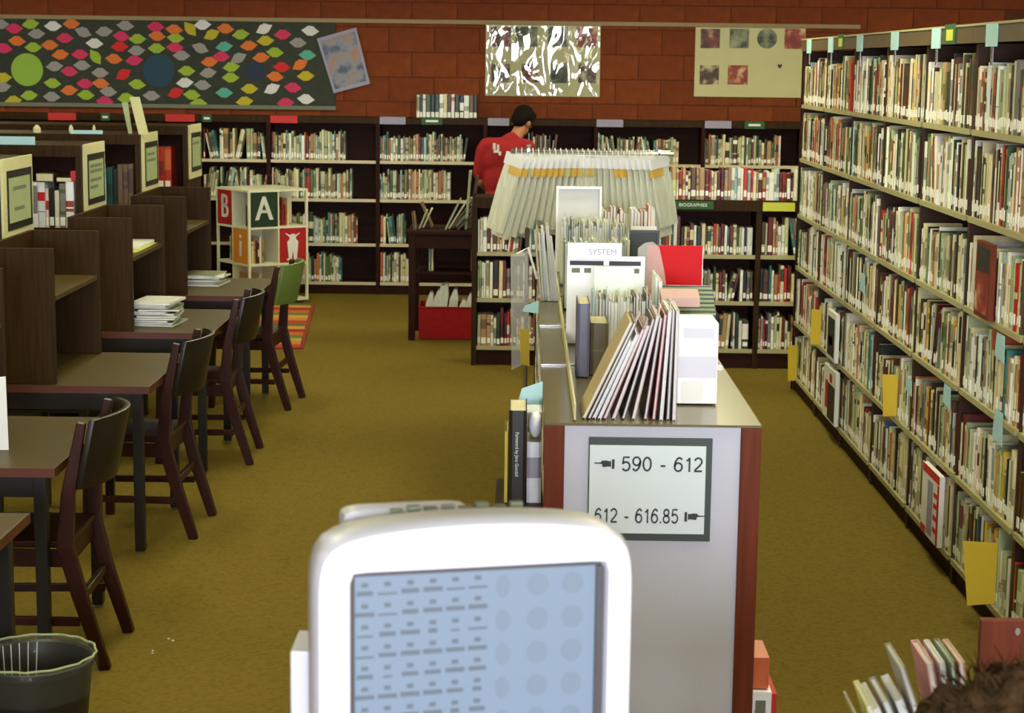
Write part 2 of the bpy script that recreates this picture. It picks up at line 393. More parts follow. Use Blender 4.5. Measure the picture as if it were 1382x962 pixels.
# ---- tilted blue poster
ps = thing('picture_poster', 'crooked blue poster overlapping the end of the bulletin board', 'poster', (-1.64, WY1 - 0.03, 1.80))
pc = [(-1.888, 2.281), (-1.534, 2.384), (-1.408, 1.885), (-1.736, 1.795)]
def sheet(poly, y0, y1): return MB().prism(poly, lambda u, v, t: (u, t, v), y0, y1)
sheet(pc, WY1 - 0.032, WY1 - 0.027).build('sheet', 'picture_5', ps)
cx_, cz_ = -1.64, 2.086
def shrink(poly, f, cx, cz): return [(cx + (x - cx)*f, cz + (z - cz)*f) for x, z in poly]
ed = MB()
for i in range(4):
    a, b = pc[i], pc[(i+1) % 4]; ia, ib = shrink([a, b], 0.88, cx_, cz_)
    ed.prism([a, b, ib, ia], lambda u, v, t: (u, t, v), WY1 - 0.034, WY1 - 0.0325)
ed.build('border', 'card_lavender', ps)

# ---- two cream picture posters
def px_rect(x0, y0, x1, y1):
    a = wall_pt(x0, y0); b = wall_pt(x1, y1); c = wall_pt((x0 + x1)/2, y0); d = wall_pt((x0 + x1)/2, y1)
    return a[0], b[0], d[1], c[1]
def picture_sheet(label, rect, pics, film):
    x0, x1, z0, z1 = px_rect(*rect); z1 = 2.423 if z1 > 2.30 else z1
    t = thing('picture_chart', label, 'poster', ((x0+x1)/2, WY1 - 0.02, z0))
    bx('sheet', 'paper_cream', t, x0, x1, WY1 - 0.012, WY1 - 0.001, z0, z1)
    for (r_, m_, rnd) in pics:
        a, b, c, d = px_rect(*r_)
        if rnd:
            cx, cz, rr = (a+b)/2, (c+d)/2, (b-a)/2
            MB().prism([(cx + rr*math.cos(k*math.pi/12), cz + rr*math.sin(k*math.pi/12)) for k in range(24)], lambda u, v, t_: (u, t_, v), WY1 - 0.015, WY1 - 0.0125).build('picture', m_, t)
        else: bx('picture', m_, t, a, b, WY1 - 0.015, WY1 - 0.0125, c, d)
    if film: bx('laminate_film', 'film', t, x0 + 0.01, x1 - 0.01, WY1 - 0.024, WY1 - 0.022, z0 + 0.01, z1 - 0.01)
    return t
P1 = [((664, 36, 691, 63), 'picture_0', 0), ((697, 36, 727, 63), 'picture_1', 0), ((741, 36, 768, 63), 'picture_1', 0), ((779, 36, 807, 64), 'picture_3', 0),
      ((665, 86, 690, 111), 'picture_2', 0), ((706, 86, 728, 111), 'picture_0', 0), ((745, 85, 768, 112), 'picture_1', 0), ((783, 85, 807, 112), 'picture_2', 0)]
picture_sheet('shiny laminated cream poster with two rows of small square pictures', (657, 33, 812, 130), P1, True)
P2 = [((947, 39, 973, 65), 'picture_0', 0), ((986, 39, 1012, 65), 'picture_4', 0), ((1023, 39, 1050, 65), 'picture_4', 1), ((1060, 39, 1087, 66), 'picture_3', 0),
      ((947, 88, 973, 114), 'picture_2', 0), ((985, 88, 1012, 114), 'picture_3', 0)]
p2 = picture_sheet('matt cream poster with small pictures and a round portrait', (940, 36, 1088, 131), P2, False)
hx, hz = wall_pt(1055, 89)
MB().prism([(0, -.024), (.02, 0), (.021, .012), (.011, .018), (0, .01), (-.011, .018), (-.021, .012), (-.02, 0)], lambda u, v, t: (hx+u, t, hz+v), WY1 - 0.015, WY1 - 0.0125).build('heart', 'black', p2)

# ------------------------------------------------------------------ book rows
COLS = {'cream': (208, 200, 158), 'white': (226, 226, 218), 'pale-green': (164, 174, 138), 'tan': (170, 132, 88), 'brown': (84, 52, 32), 'dark-green': (44, 66, 44),
        'green': (88, 116, 66), 'maroon': (98, 24, 26), 'red': (172, 34, 28), 'orange': (186, 96, 40), 'yellow': (204, 168, 56), 'blue': (64, 98, 144), 'teal': (58, 116, 112),
        'black': (28, 26, 24), 'grey': (122, 120, 112), 'pale-blue': (150, 182, 190)}
PAL = {'adult': dict(cream=28, white=22, **{'pale-green': 16}, tan=8, brown=10, **{'dark-green': 6}, green=3, maroon=4, red=3, orange=2, yellow=2, blue=1, teal=1, black=7, grey=5, **{'pale-blue': 2}),
       'children': dict(cream=26, white=8, **{'pale-green': 20}, tan=11, brown=6, **{'dark-green': 8}, green=5, orange=5, red=2, teal=6, grey=3, maroon=3, **{'pale-blue': 4}),
       'lives': dict(cream=18, white=20, red=9, maroon=10, tan=10, brown=14, **{'dark-green': 9}, teal=4, grey=7, black=5, **{'pale-green': 12}),
       'toprow': dict(white=30, maroon=14, red=18, tan=14, brown=5, cream=12, **{'pale-blue': 9}, grey=6)}
def pick(pal):
    ks = list(PAL[pal]); return rng.choices(ks, [PAL[pal][k] for k in ks])[0]
def jit(c, a=14): 
    d = rng.uniform(-a, a); return tuple(max(6, min(246, v + d + rng.uniform(-a*0.4, a*0.4))) for v in c)
def book_geom(b, cov, pag, lab, M=None):
    """spine faces -y, thickness along +x, height along z"""
    t, h, d, c, c2 = b['t'], b['h'], b['d'], b['c'], b['c2']
    T = (lambda p: tuple(M @ Vector(p))) if M is not None else (lambda p: p)
    r_ = min(0.004, t*0.2)
    zs = b['bands']; xs = [(0, r_), (t*0.2, 0), (t*0.8, 0), (t, r_)]
    n = len(cov.v)
    for z_, _ in zs:
        for x_, y_ in xs: cov.v.append(T((x_, y_, z_)))
    for i in range(len(zs)-1):
        for k_ in range(3): cov.face([n+i*4+k_, n+i*4+k_+1, n+(i+1)*4+k_+1, n+(i+1)*4+k_], c2 if zs[i][1] else c)
    bt = min(0.003, t*0.15)
    for xa, xb in ((0, bt), (t-bt, t)):
        n = len(cov.v); cov.v += [T(p) for p in ((xa, r_, 0), (xb, r_, 0), (xb, d, 0), (xa, d, 0), (xa, r_, h), (xb, r_, h), (xb, d, h), (xa, d, h))]
        for q in ((4,5,6,7),(0,4,7,3),(1,2,6,5),(2,3,7,6),(0,3,2,1)): cov.face([n+i for i in q], c)
    n = len(pag.v); e = 0.004
    pag.v += [T(p) for p in ((bt, r_, 0.002), (t-bt, r_, 0.002), (t-bt, d-e, 0.002), (bt, d-e, 0.002), (bt, r_, h-e), (t-bt, r_, h-e), (t-bt, d-e, h-e), (bt, d-e, h-e))]
    for q in ((4,5,6,7),(2,3,7,6),(0,3,2,1),(0,1,5,4)): pag.face([n+i for i in q], None, pag is cov and 1 or 0)
    if b['lab']:
        z0, z1 = b['lab']; n = len(lab.v); w = t*0.12
        lab.v += [T(p) for p in ((w, -0.0012, z0), (t-w, -0.0012, z0), (t-w, -0.0012, z1), (w, -0.0012, z1), (w, 0.003, z0), (t-w, 0.003, z0), (t-w, 0.003, z1), (w, 0.003, z1))]
        for q in ((0,1,2,3),(0,4,5,1),(3,2,6,7),(1,5,6,2),(0,3,7,4)): lab.face([n+i for i in q], None, lab is cov and 2 or 0)
BOOKS = []
def new_book(t, h, d, cname, c=None, c2=None, lab=True):
    c = c or jit(COLS[cname])
    if c2 is None:
        c2 = jit(COLS[rng.choice(['white', 'black', 'cream', 'maroon', 'tan', 'dark-green'])]) if rng.random() < 0.35 else tuple(v*0.66 for v in c)
    bands = [(0, 0)]
    for z_ in sorted(rng.uniform(0.25, 0.95) for _ in range(rng.choice([0, 2, 2, 4]))): bands.append((z_*h, 1 - bands[-1][1]))
    bands.append((h, 0)); k_ = [(bands[i][0], bands[i][1]) for i in range(len(bands))]
    l0 = rng.uniform(0.012, 0.028)
    return dict(t=t, h=h, d=d, c=c, c2=c2, cn=cname, bands=k_, lab=(l0, l0 + rng.uniform(0.03, 0.045)) if lab else None)
def book_row(where, shelf, bay, start, theta, length, zs, hr, tr, pal, fill=1.0, vis=True, dr=(0.15, 0.21), leany=0.0, labp=0.85, gaps=0.0, forced=None, jy=0.012):
    ux = Vector((math.cos(theta), math.sin(theta), 0)); ny = Vector((-math.sin(theta), math.cos(theta), 0))
    s = 0.004; first = len(BOOKS); run_h = rng.uniform(*hr); i = 0; lean_left = 0; ang = 0
    while True:
        t = rng.uniform(*tr) * (1.6 if rng.random() < 0.12 else 1.0)
        if rng.random() < 0.15: run_h = rng.uniform(*hr)
        h = min(hr[1], max(hr[0], run_h + rng.gauss(0, 0.018)))
        cn = forced[i] if forced and i < len(forced) else pick(pal)
        if lean_left <= 0:
            ang = 0
            if rng.random() < leany: lean_left = rng.randint(2, 5); ang = rng.choice([-1, 1]) * R(rng.uniform(4, 13))
        lean_left -= 1
        a = ang + R(rng.uniform(-0.5, 0.5))
        adv = t / math.cos(a)
        extra = 0.0
        if ang and lean_left >= 0 and BOOKS[first:] and abs(BOOKS[-1]['ang'] - ang) > 0.05: extra = h*math.sin(abs(ang))*0.9
        if ang < 0: pre = extra; post = 0
        else: pre = 0; post = 0
        if s + pre + adv > length * fill: break
        s += pre
        if ang == 0 and first < len(BOOKS) and BOOKS[-1]['ang'] > 0.05: s += BOOKS[-1]['h']*math.sin(BOOKS[-1]['ang'])*0.95
        if s + adv > length * fill: break
        b = new_book(t - 0.0006, h, rng.uniform(*dr), cn, lab=rng.random() < labp)
        pos = Vector(start) + ux*s + ny*rng.uniform(0.0, jy); pos.z = zs + 0.0008 + (t*math.sin(abs(a)) if a < 0 else 0)*0 + abs(math.sin(a))*t*(1 if a > 0 else 0)
        b['M'] = Matrix.Translation(pos) @ Matrix.Rotation(theta, 4, 'Z') @ Matrix.Rotation(a, 4, 'Y')
        b['ang'] = ang; b['at'] = (where, shelf, bay); b['vis'] = vis
        BOOKS.append(b); s += adv + 0.0008
        if gaps and rng.random() < gaps: s += rng.uniform(0.02, 0.08)
        i += 1
    for i in range(first, len(BOOKS)):
        BOOKS[i]['nb'] = (BOOKS[i-1]['cn'] if i > first else None, BOOKS[i+1]['cn'] if i + 1 < len(BOOKS) else None)

# ---- tall steel stack
ST_X = 1.76; ST_U = [11.93 - 0.9122*k for k in range(8)]; ST_Z = [0.11, 0.455, 0.815, 1.15, 1.505, 1.845]
st = thing('tall_book_stack', 'tall steel book stack packed with six shelves of library books', 'bookcase', (1.92, 9.2, 0))
for k, y in enumerate(ST_U):
    m_ = MB(); m_.box(ST_X + 0.008, ST_X + 0.045, y - 0.017, y + 0.017, 0, 2.18); m_.box(ST_X + 0.0455, 2.07, y - 0.008, y + 0.008, 0, 2.18); m_.build('upright', 'upright', st)
for k in range(7):
    y1, y0 = ST_U[k] - 0.021, ST_U[k+1] + 0.021
    for z_ in ST_Z:
        m_ = MB(); m_.box(ST_X + 0.0, 2.06, y0, y1, z_ - 0.02, z_); m_.box(ST_X - 0.004, ST_X - 0.0002, y0, y1, z_ - 0.022, z_ + 0.001); m_.build('shelf', 'shelf_steel', st)
    bx('kick_plate', 'wood_shelf', st, ST_X + 0.02, ST_X + 0.04, y0, y1, 0, 0.08)
    bx('canopy_panel', 'fascia', st, ST_X - 0.012, ST_X + 0.006, ST_U[k+1] + 0.001, ST_U[k] - 0.001, 2.181, 2.246)
    bx('canopy_top', 'shelf_steel', st, ST_X - 0.016, 2.09, ST_U[k+1] + 0.001, ST_U[k] - 0.001, 2.247, 2.256)
bx('back_panel', 'wood_shelf', st, 2.075, 2.09, ST_U[7], ST_U[0], 0, 2.246)
for y in [ST_U[0] + 0.0205, ST_U[7] - 0.0455]: bx('end_panel', 'wood_shelf', st, ST_X + 0.0, 2.09, y, y + 0.025, 0, 2.18)
for k in range(7):
    y1, y0 = ST_U[k] - 0.022, ST_U[k+1] + 0.022
    for j, z_ in enumerate(ST_Z):
        L = y1 - y0
        if j == 5 and k == 3: fo = ['white', 'cream', 'brown', 'orange', 'cream', 'pale-blue', 'white']
        else: fo = None
        book_row('tall', 6 - j, k + 1, (ST_X + 0.004, y1, 0), -math.pi/2, L, z_, (0.222, 0.298), (0.013, 0.034), 'adult', fill=rng.choice([1, 1, 1, 0.97]), leany=0.015, jy=0.008)

# ---- back wall bookcase
WB_Y = 16.65; WB_Z = [0.11, 0.46, 0.86, 1.205]; WB_U = [-6.2, -5.22, -4.24, -3.26, -2.295, -1.316, -0.357, 0.634, 1.592, 2.483, 3.45]
wk = thing('wall_bookcase', 'long dark brown bookcase along the block wall', 'bookcase', (-1.4, 16.8, 0))
for x in WB_U: bx('upright', 'wood_shelf', wk, x - 0.018, x + 0.018, WB_Y - 0.002, 16.93, 0, 1.535)
for a, b in zip(WB_U[:-1], WB_U[1:]):
    for z_ in WB_Z:
        sh = MB().box(a + 0.0185, b - 0.0185, WB_Y + 0.014, 16.92, z_ - 0.025, z_).build('shelf', 'wood_shelf', wk)
        MB().box(a + 0.0185, b - 0.0185, WB_Y + 0.004, WB_Y + 0.0138, z_ - 0.026, z_ + 0.001).build('edge_strip', 'shelf_cream', sh)
    bx('kick_plate', 'wood_shelf', wk, a + 0.0185, b - 0.0185, WB_Y + 0.02, WB_Y + 0.04, 0, 0.084)
    bx('top_board', 'wood_dark', wk, a + 0.0005, b - 0.0005, WB_Y - 0.006, 16.935, 1.536, 1.592)
bx('back_panel', 'wood_shelf', wk, WB_U[0], WB_U[-1], 16.931, 16.94, 0, 1.535)
def wbx(px): return -4.669 + 0.006558*px
for (j, bay, p0, p1, le) in ((3, 4, 272, 359, 0.35), (2, 4, 272, 360, 0.3), (3, 5, 365, 467, 0.02), (2, 5, 365, 477, 0.02), (1, 5, 365, 486, 0), (0, 5, 365, 462, 0.02), (3, 6, 513, 633, 0.03), (2, 6, 513, 611, 0.04),
                             (1, 6, 514, 551, 0.05), (0, 6, 514, 557, 0), (3, 7, 716, 754, 0.05), (3, 8, 808, 924, 0.02), (3, 9, 955, 1062, 0.02), (2, 8, 808, 920, 0), (3, 3, 128, 262, 0), (3, 2, -20, 110, 0)):
    book_row('wall', 4 - j, bay, (wbx(p0), WB_Y + 0.018, 0), 0, wbx(p1) - wbx(p0), WB_Z[j], (0.20, 0.27), (0.010, 0.026), 'children', leany=le, dr=(0.13, 0.2), labp=0.9, vis=bay > 3)

# ---- low bookcase in front of it
LB_Y = 12.75; LB_Z = [0.133, 0.467, 0.79]; LB_U = [-0.34, 0.70, 1.617, 2.53]; LB_T = 1.17
lk = thing('low_bookcase', 'low dark bookcase with biographies crossing the aisle end', 'bookcase', (1.1, 12.9, 0))
for i, x in enumerate(LB_U): bx('upright', 'wood_dark', lk, x - 0.018, x + 0.018, LB_Y - 0.002, 13.06, 0, 1.095)
for a, b in zip(LB_U[:-1], LB_U[1:]):
    for z_ in LB_Z:
        sh = MB().box(a + 0.0185, b - 0.0185, LB_Y + 0.014, 13.05, z_ - 0.022, z_).build('shelf', 'wood_shelf', lk)
        MB().box(a + 0.0185, b - 0.0185, LB_Y + 0.003, LB_Y + 0.0138, z_ - 0.024, z_ + 0.004).build('edge_strip', 'shelf_steel', sh)
    bx('kick_plate', 'wood_shelf', lk, a + 0.0185, b - 0.0185, LB_Y + 0.02, LB_Y + 0.04, 0, 0.108)
    bx('top_board', 'wood_dark', lk, a + 0.0005, b - 0.0005, LB_Y - 0.006, 13.07, 1.096, LB_T)
bx('back_panel', 'wood_shelf', lk, LB_U[0] - 0.018, LB_U[-1], 13.0705, 13.085, 0, LB_T)
for i, (a, b) in enumerate(zip(LB_U[:-1], LB_U[1:])):
    for j, z_ in enumerate(LB_Z):
        book_row('low', 3 - j, i + 1, (a + 0.02, LB_Y + 0.018, 0), 0, (b - a - 0.04) * (0.5 if i == 0 else 1), z_, (0.19, 0.262), (0.012, 0.028), 'lives', fill=rng.choice([1, 0.97, 0.9]), dr=(0.14, 0.2), labp=0.97, vis=True, leany=0.04)
book_row('lowtop', 0, 0, (0.90, LB_Y + 0.02, 0), 0, 1.0, LB_T, (0.185, 0.22), (0.013, 0.028), 'toprow', dr=(0.14, 0.18), labp=1)
lb_tab = bx('shelf_label', 'card_green', lk, 1.02, 1.30, LB_Y - 0.009, LB_Y - 0.0065, 1.108, 1.162); lb_tab['label'] = 'green shelf label reading BIOGRAPHIES'
text_part('lettering', 'BIOGRAPHIES', 0.032, FRONT(1.16, LB_Y - 0.010, 1.135), 'paper_white', lk)
bx('shelf_label', 'card_lime', lk, 1.64, 1.86, LB_Y - 0.009, LB_Y - 0.0065, 1.10, 1.16)['label'] = 'blank yellow green shelf label'
bx('shelf_label', 'card_lime', lk, -0.17, 0.06, LB_Y - 0.009, LB_Y - 0.0065, 1.10, 1.165)['label'] = 'blank yellow green shelf label'
# fascia cards on the wall bookcase
for (p0, p1, c) in ((62, 100, 'card_red'), (222, 262, 'card_red'), (365, 402, 'card_red'), (134, 146, 'card_green'), (272, 285, 'card_green'), (514, 549, 'card_lavender'), (571, 599, 'card_green'),
                    (661, 690, 'card_lavender'), (809, 845, 'card_lavender'), (956, 992, 'card_lavender'), (1010, 1037, 'card_green')):
    o = bx('shelf_label', c, wk, wbx(p0), wbx(p1), WB_Y - 0.010, WB_Y - 0.0065, 1.532, 1.598)
    o['label'] = {'card_red': 'red shelf label card', 'card_green': 'green shelf label with white lettering', 'card_lavender': 'pale lavender shelf label card'}[c]
    if c == 'card_green': MB().box(wbx(p0 + (p1-p0)*0.2), wbx(p1 - (p1-p0)*0.2), WB_Y - 0.0115, WB_Y - 0.0102, 1.555, 1.575).build('lettering', 'paper_white', o)
# fascia cards, clips on the tall stack
for y in (11.605, 10.782, 9.849, 8.92, 8.018, 7.065):
    bx('shelf_label', 'card_blue', st, ST_X - 0.0165, ST_X - 0.0125, y - 0.085, y + 0.085, 2.165, 2.25)['label'] = 'pale blue shelf label card'
    bx('label_clip', 'chrome', st, ST_X - 0.012, ST_X - 0.008, y - 0.015, y + 0.015, 2.095, 2.178)
for y in (10.44, 7.756):
    o = bx('shelf_label', 'card_green', st, ST_X - 0.0165, ST_X - 0.0125, y - 0.1, y + 0.1, 2.18, 2.262); o['label'] = 'green bordered shelf label card'
    MB().box(ST_X - 0.018, ST_X - 0.0168, y - 0.06, y + 0.06, 2.195, 2.24).build('lettering', 'card_lime', o)

# ---- side faces of the centre run and upper shelves of the reference ranges
CRY = [5.22, 6.22, 7.17, 8.12, 9.07, 10.08]
for a, b in zip(CRY[:-1], CRY[1:]):
    for z_ in (0.10, 0.43, 0.76):
        book_row('run', 0, 0, (0.0725, b - 0.012, 0), -math.pi/2, b - a - 0.024, z_, (0.20, 0.268), (0.012, 0.03), 'adult', fill=rng.choice([1, 0.95, 0.85]), vis=False, jy=0.006)
        book_row('run', 0, 0, (0.6795, a + 0.012, 0), math.pi/2, b - a - 0.024, z_, (0.20, 0.268), (0.012, 0.03), 'adult', fill=rng.choice([1, 0.95, 0.85]), vis=False, jy=0.006)
for y0 in (8.80, 10.45, 12.06, 13.75):
    for x0, x1 in ((-6.36, -5.42), (-5.38, -4.42), (-4.38, -3.47)) + (((-3.43, -2.56),) if y0 < 9 else ()):
        book_row('ref', 0, 0, (x0, y0 + 0.012, 0), 0, x1 - x0, 1.13, (0.22, 0.32), (0.02, 0.045), 'lives', fill=0.9, vis=False)

# ---- the 300 books that show largest are things of their own; the rest are one object
cm = (Matrix.Translation((0, 0, CAM_H)) @ cam_o.rotation_euler.to_matrix().to_4x4()).inverted()
def shown(b):
    c = b['M'] @ Vector((b['t']/2, 0, b['h']/2)); q = cm @ c
    if q.z >= 0: return 0
    u = IMG_W/2 + F_PX*q.x/-q.z; v = IMG_H/2 - F_PX*q.y/-q.z
    if not (-5 < u < IMG_W + 5 and -5 < v < IMG_H + 5) or not b['vis']: return 0
    n = b['M'].to_3x3() @ Vector((0, -1, 0)); view = (Vector((0, 0, CAM_H)) - c); dist = view.length
    return b['t']*b['h']*max(0.05, n.dot(view/dist))*(F_PX/dist)**2
for b in BOOKS: b['area'] = shown(b)
order = sorted(range(len(BOOKS)), key=lambda i: -BOOKS[i]['area'])
single = set(order[:300])
ORD = ['', 'top', 'second', 'third', 'fourth', 'fifth', 'bottom']; BAY = ['', 'first', 'second', 'third', 'fourth', 'fifth', 'sixth', 'last', 'eighth', 'ninth']
rest = MB()
for i, b in enumerate(BOOKS):
    if i in single:
        cv, pg, lb = MB(), MB(), MB(); book_geom(b, cv, pg, lb)
        o = bpy.data.objects.new('library_book', cv.mesh('library_book', 'book')); COL.objects.link(o); o.matrix_world = b['M']
        p_ = bpy.data.objects.new('page_block', pg.mesh('page_block', 'pages')); COL.objects.link(p_); p_.parent = o
        if b['lab']:
            l_ = bpy.data.objects.new('spine_label', lb.mesh('spine_label', 'book_label')); COL.objects.link(l_); l_.parent = o
        sz = 'thick' if b['t'] > 0.031 else 'slim' if b['t'] < 0.017 else 'tall' if b['h'] > 0.262 else 'short' if b['h'] < 0.222 else ''
        w, s_, k_ = b['at']; n0, n1 = b['nb']
        nb = 'between %s and %s' % (n0, n1) if n0 and n1 else 'at row end beside %s' % (n0 or n1)
        place = 'tall stack %s shelf, %s bay from wall' % (ORD[s_], BAY[k_]) if w == 'tall' else '%s shelf of low bookcase' % ['', 'top', 'middle', 'bottom'][s_] if w == 'low' else 'atop low bookcase' if w == 'lowtop' else 'wall bookcase'
        tag(o, ('%s %s book %s, %s' % (sz, b['cn'], nb, place)).strip(), 'book', 'library books on the shelves')
    else: book_geom(b, rest, rest, rest, b['M'])
tag(rest.build('shelved_books', ['book', 'pages', 'book_label']), 'further rows of small library books filling the shelves', 'books', kind='stuff')

# row of books on top of the wall bookcase
x = -0.975
for i in range(17):
    t = rng.uniform(0.022, 0.045); cn = rng.choice(['black', 'brown', 'dark-green', 'black', 'cream', 'white', 'brown'])
    if x + t > -0.41: break
    b = new_book(t, 0.205 + rng.uniform(-0.006, 0.006), 0.14, cn); b['lab'] = (0.004, 0.05)
    cv, pg, lb = MB(), MB(), MB(); book_geom(b, cv, pg, lb)
    o = bpy.data.objects.new('upright_book', cv.mesh('upright_book', 'book')); COL.objects.link(o); o.location = (x, 16.70, 1.5935)
    for m_, nm, mm in ((pg, 'page_block', 'pages'), (lb, 'spine_label', 'book_label')):
        q = bpy.data.objects.new(nm, m_.mesh(nm, mm)); COL.objects.link(q); q.parent = o
    tag(o, '%s %s book in the row on top of the wall bookcase' % ('thick' if t > 0.036 else 'slim' if t < 0.029 else 'middling', cn), 'book', 'books on top of the wall bookcase'); x += t + 0.001

# ------------------------------------------------------------------ reference ranges (run across, ends face the aisle)
RX = -2.5
def cross_range(y0, first):
    t = thing('reference_shelving', first, 'bookcase', (-4.2, y0 + 0.3, 0))
    x0 = -6.4
    bx('end_panel', 'wood_dark', t, RX - 0.03, RX, y0, y0 + 0.58, 0, 1.53)
    bx('top_board', 'wood_dark', t, x0, RX, y0 - 0.004, y0 + 0.584, 1.531, 1.595)
    for z_ in (0.1, 0.45, 0.79, 1.13): bx('shelf', 'wood_dark', t, x0, RX - 0.031, y0 + 0.004, y0 + 0.576, z_ - 0.022, z_)
    bx('spine_board', 'wood_shelf', t, x0, RX - 0.031, y0 + 0.285, y0 + 0.295, 1.131, 1.5305)
    for x in (-3.45, -4.4, -5.4, -6.38): bx('divider', 'wood_dark', t, x - 0.012, x + 0.012, y0 + 0.006, y0 + 0.284, 1.1305, 1.53)
    return t
SIGN_Y = {}
def end_sign(y0, y1, label, lines):
    t = thing('end_sign', label, 'sign', (RX + 0.006, (y0+y1)/2, 1.2))
    bx('board', 'paper_cream', t, RX + 0.001, RX + 0.014, y0, y1, 1.20, 1.60, bevel=0.002)
    w = y1 - y0; a, b = y0 + 0.12*w, y1 - 0.06*w
    m_ = MB(); g = 0.022
    for q in ((a, b, 1.505, 1.54), (a, b, 1.252, 1.285), (a, a + g, 1.2855, 1.5045), (b - g, b, 1.2855, 1.5045)): m_.box(RX + 0.0145, RX + 0.018, *q)
    m_.build('frame', 'black', t)
    bx('notice', 'paper_green', t, RX + 0.0145, RX + 0.0155, a + g + 0.0005, b - g - 0.0005, 1.286, 1.504)
    for z_, f0, f1 in lines: bx('lettering', 'ink_grey', t, RX + 0.0158, RX + 0.0163, a + g + (b-a-2*g)*f0, a + g + (b-a-2*g)*f1, z_, z_ + 0.018)
for y0, lb in ((8.80, 'wooden reference shelving range ending behind the first carrels'), (10.45, 'wooden reference shelving range holding white and red spined volumes'),
               (12.06, 'wooden reference shelving range holding grey brown bound volumes'), (13.75, 'wooden reference shelving range holding orange red volumes')):
    cross_range(y0, lb)
end_sign(8.83, 9.37, 'cream end panel sign in black frame with pale notice', [(1.44, 0.2, 0.8), (1.34, 0.25, 0.7)])
end_sign(10.49, 11.0, 'cream end panel sign in black frame between white and teal volumes', [(1.46, 0.1, 0.9), (1.43, 0.1, 0.9), (1.38, 0.1, 0.85), (1.34, 0.1, 0.6)])
end_sign(12.1, 12.6, 'cream end panel sign in black frame beside the orange red volumes', [(1.45, 0.1, 0.8), (1.41, 0.1, 0.9)])
end_sign(13.8, 14.3, 'small cream end panel sign furthest toward the block wall', [(1.45, 0.1, 0.8)])
def ref_book(x, y, z, t, h, d, c, label, name='reference_book', c2=None, lab=None, lean=0.0):
    b = new_book(t, h, d, 'white', c=c, c2=c2 or tuple(v*0.7 for v in c), lab=False); b['lab'] = lab
    cv, pg, lb = MB(), MB(), MB(); book_geom(b, cv, pg, lb)
    o = bpy.data.objects.new(name, cv.mesh(name, 'book')); COL.objects.link(o)
    o.location = (x, y, z + (t*math.sin(lean) if lean > 0 else 0)); o.rotation_euler = (0, lean, 0)
    parts = [(pg, 'page_block', 'pages')] + ([(lb, 'spine_label', 'book_label')] if lab else [])
    for m_, nm, mm in parts:
        q = bpy.data.objects.new(nm, m_.mesh(nm, mm)); COL.objects.link(q); q.parent = o
    return tag(o, label, 'book', 'reference volumes beside the carrels')
W_, L_ = (228, 230, 234), (0.01, 0.05)
def ref_row(y, right, specs):
    x = right
    for (t, h, c, c2, lab, txt) in specs:
        x -= t + 0.002; ref_book(x, y + 0.012, 1.1308, t, h, 0.22, c, txt, c2=c2, lab=(0.012, 0.06) if lab else None)
    return x
ref_row(10.45, RX - 0.045, [(0.045, 0.26, W_, (150, 60, 40), 1, 'tall white volume with red title at range end'), (0.035, 0.25, (116, 116, 104), None, 1, 'grey reference volume beside the white volume with red title'),
        (0.025, 0.21, (206, 200, 180), (30, 26, 24), 1, 'narrow cream volume with black title band'), (0.03, 0.22, (24, 22, 24), None, 1, 'black reference volume between cream and pale spines'),
        (0.018, 0.22, (222, 200, 196), (180, 40, 40), 1, 'slim pale pink reference volume'), (0.042, 0.255, (214, 220, 230), (190, 24, 28), 0, 'wide white volume with red upper spine'),
        (0.04, 0.255, W_, (120, 120, 130), 0, 'wide white volume lettered down its spine'), (0.03, 0.24, (60, 70, 62), None, 0, 'dark grey green volume beside wide white volumes'),
        (0.026, 0.23, (190, 190, 196), None, 1, 'thin pale grey volume with white label'), (0.04, 0.28, (74, 80, 70), None, 0, 'tall dark grey volume near the pale notice sign'),
        (0.05, 0.27, (86, 60, 40), None, 1, 'brown bound volume behind the pale notice sign'), (0.05, 0.27, (140, 130, 90), None, 1, 'olive bound volume behind the pale notice sign')])
ref_row(12.06, RX - 0.045, [(0.035, 0.275, (108, 86, 72), None, 0, 'grey brown bound volume beside the end panel')] + [(0.032, 0.27, (104, 82, 70), None, 0, 'grey brown bound volume of a matching set')]*2 +
        [(0.03, 0.24, (18, 40, 44), None, 0, 'near black teal volume beside the brown set'), (0.04, 0.25, (20, 66, 70), None, 0, 'dark teal volume beside near black one'), (0.035, 0.24, (150, 186, 190), None, 1, 'pale blue reference volume beside teal ones'),
         (0.04, 0.27, (60, 50, 40), None, 0, 'dark brown volume behind the cream sign'), (0.05, 0.26, (120, 110, 80), None, 0, 'olive grey volume behind the cream sign')])
ref_row(13.75, RX - 0.12, [(0.05, 0.31, (176, 44, 22), (196, 90, 40), 1, 'large orange red volume nearest the end panel'), (0.05, 0.31, (170, 36, 20), None, 1, 'large orange red volume in the middle of the pair'),
        (0.028, 0.26, (206, 170, 110), None, 1, 'thin tan volume beside large orange red ones'), (0.03, 0.26, (212, 196, 140), None, 1, 'cream volume beside the thin tan one'), (0.05, 0.27, (40, 52, 46), None, 0, 'dark green volume at end of orange row')])
for (x, zz, w, h, c, lb) in ((-2.60, 1.387, 0.09, 0.03, (58, 50, 40), 'dark volume lying flat over the black and cream volumes'), (-2.71, 1.3885, 0.10, 0.05, (70, 62, 50), 'grey brown volume lying flat on the wide white volumes'), (-2.545, 1.393, 0.04, 0.06, (170, 26, 30), 'small red volume on top of the white volume with red title')):
    o = tag(MB().box(x - w/2, x + w/2, 10.47, 10.65, zz, zz + h, c).build('flat_volume', 'book', bevel=0.002), lb, 'book'); MB().box(x - w/2 + 0.004, x + w/2 - 0.004, 10.468, 10.4698, zz + 0.005, zz + h - 0.005).build('page_block', 'pages' if c[0] < 100 else 'card_red', o)
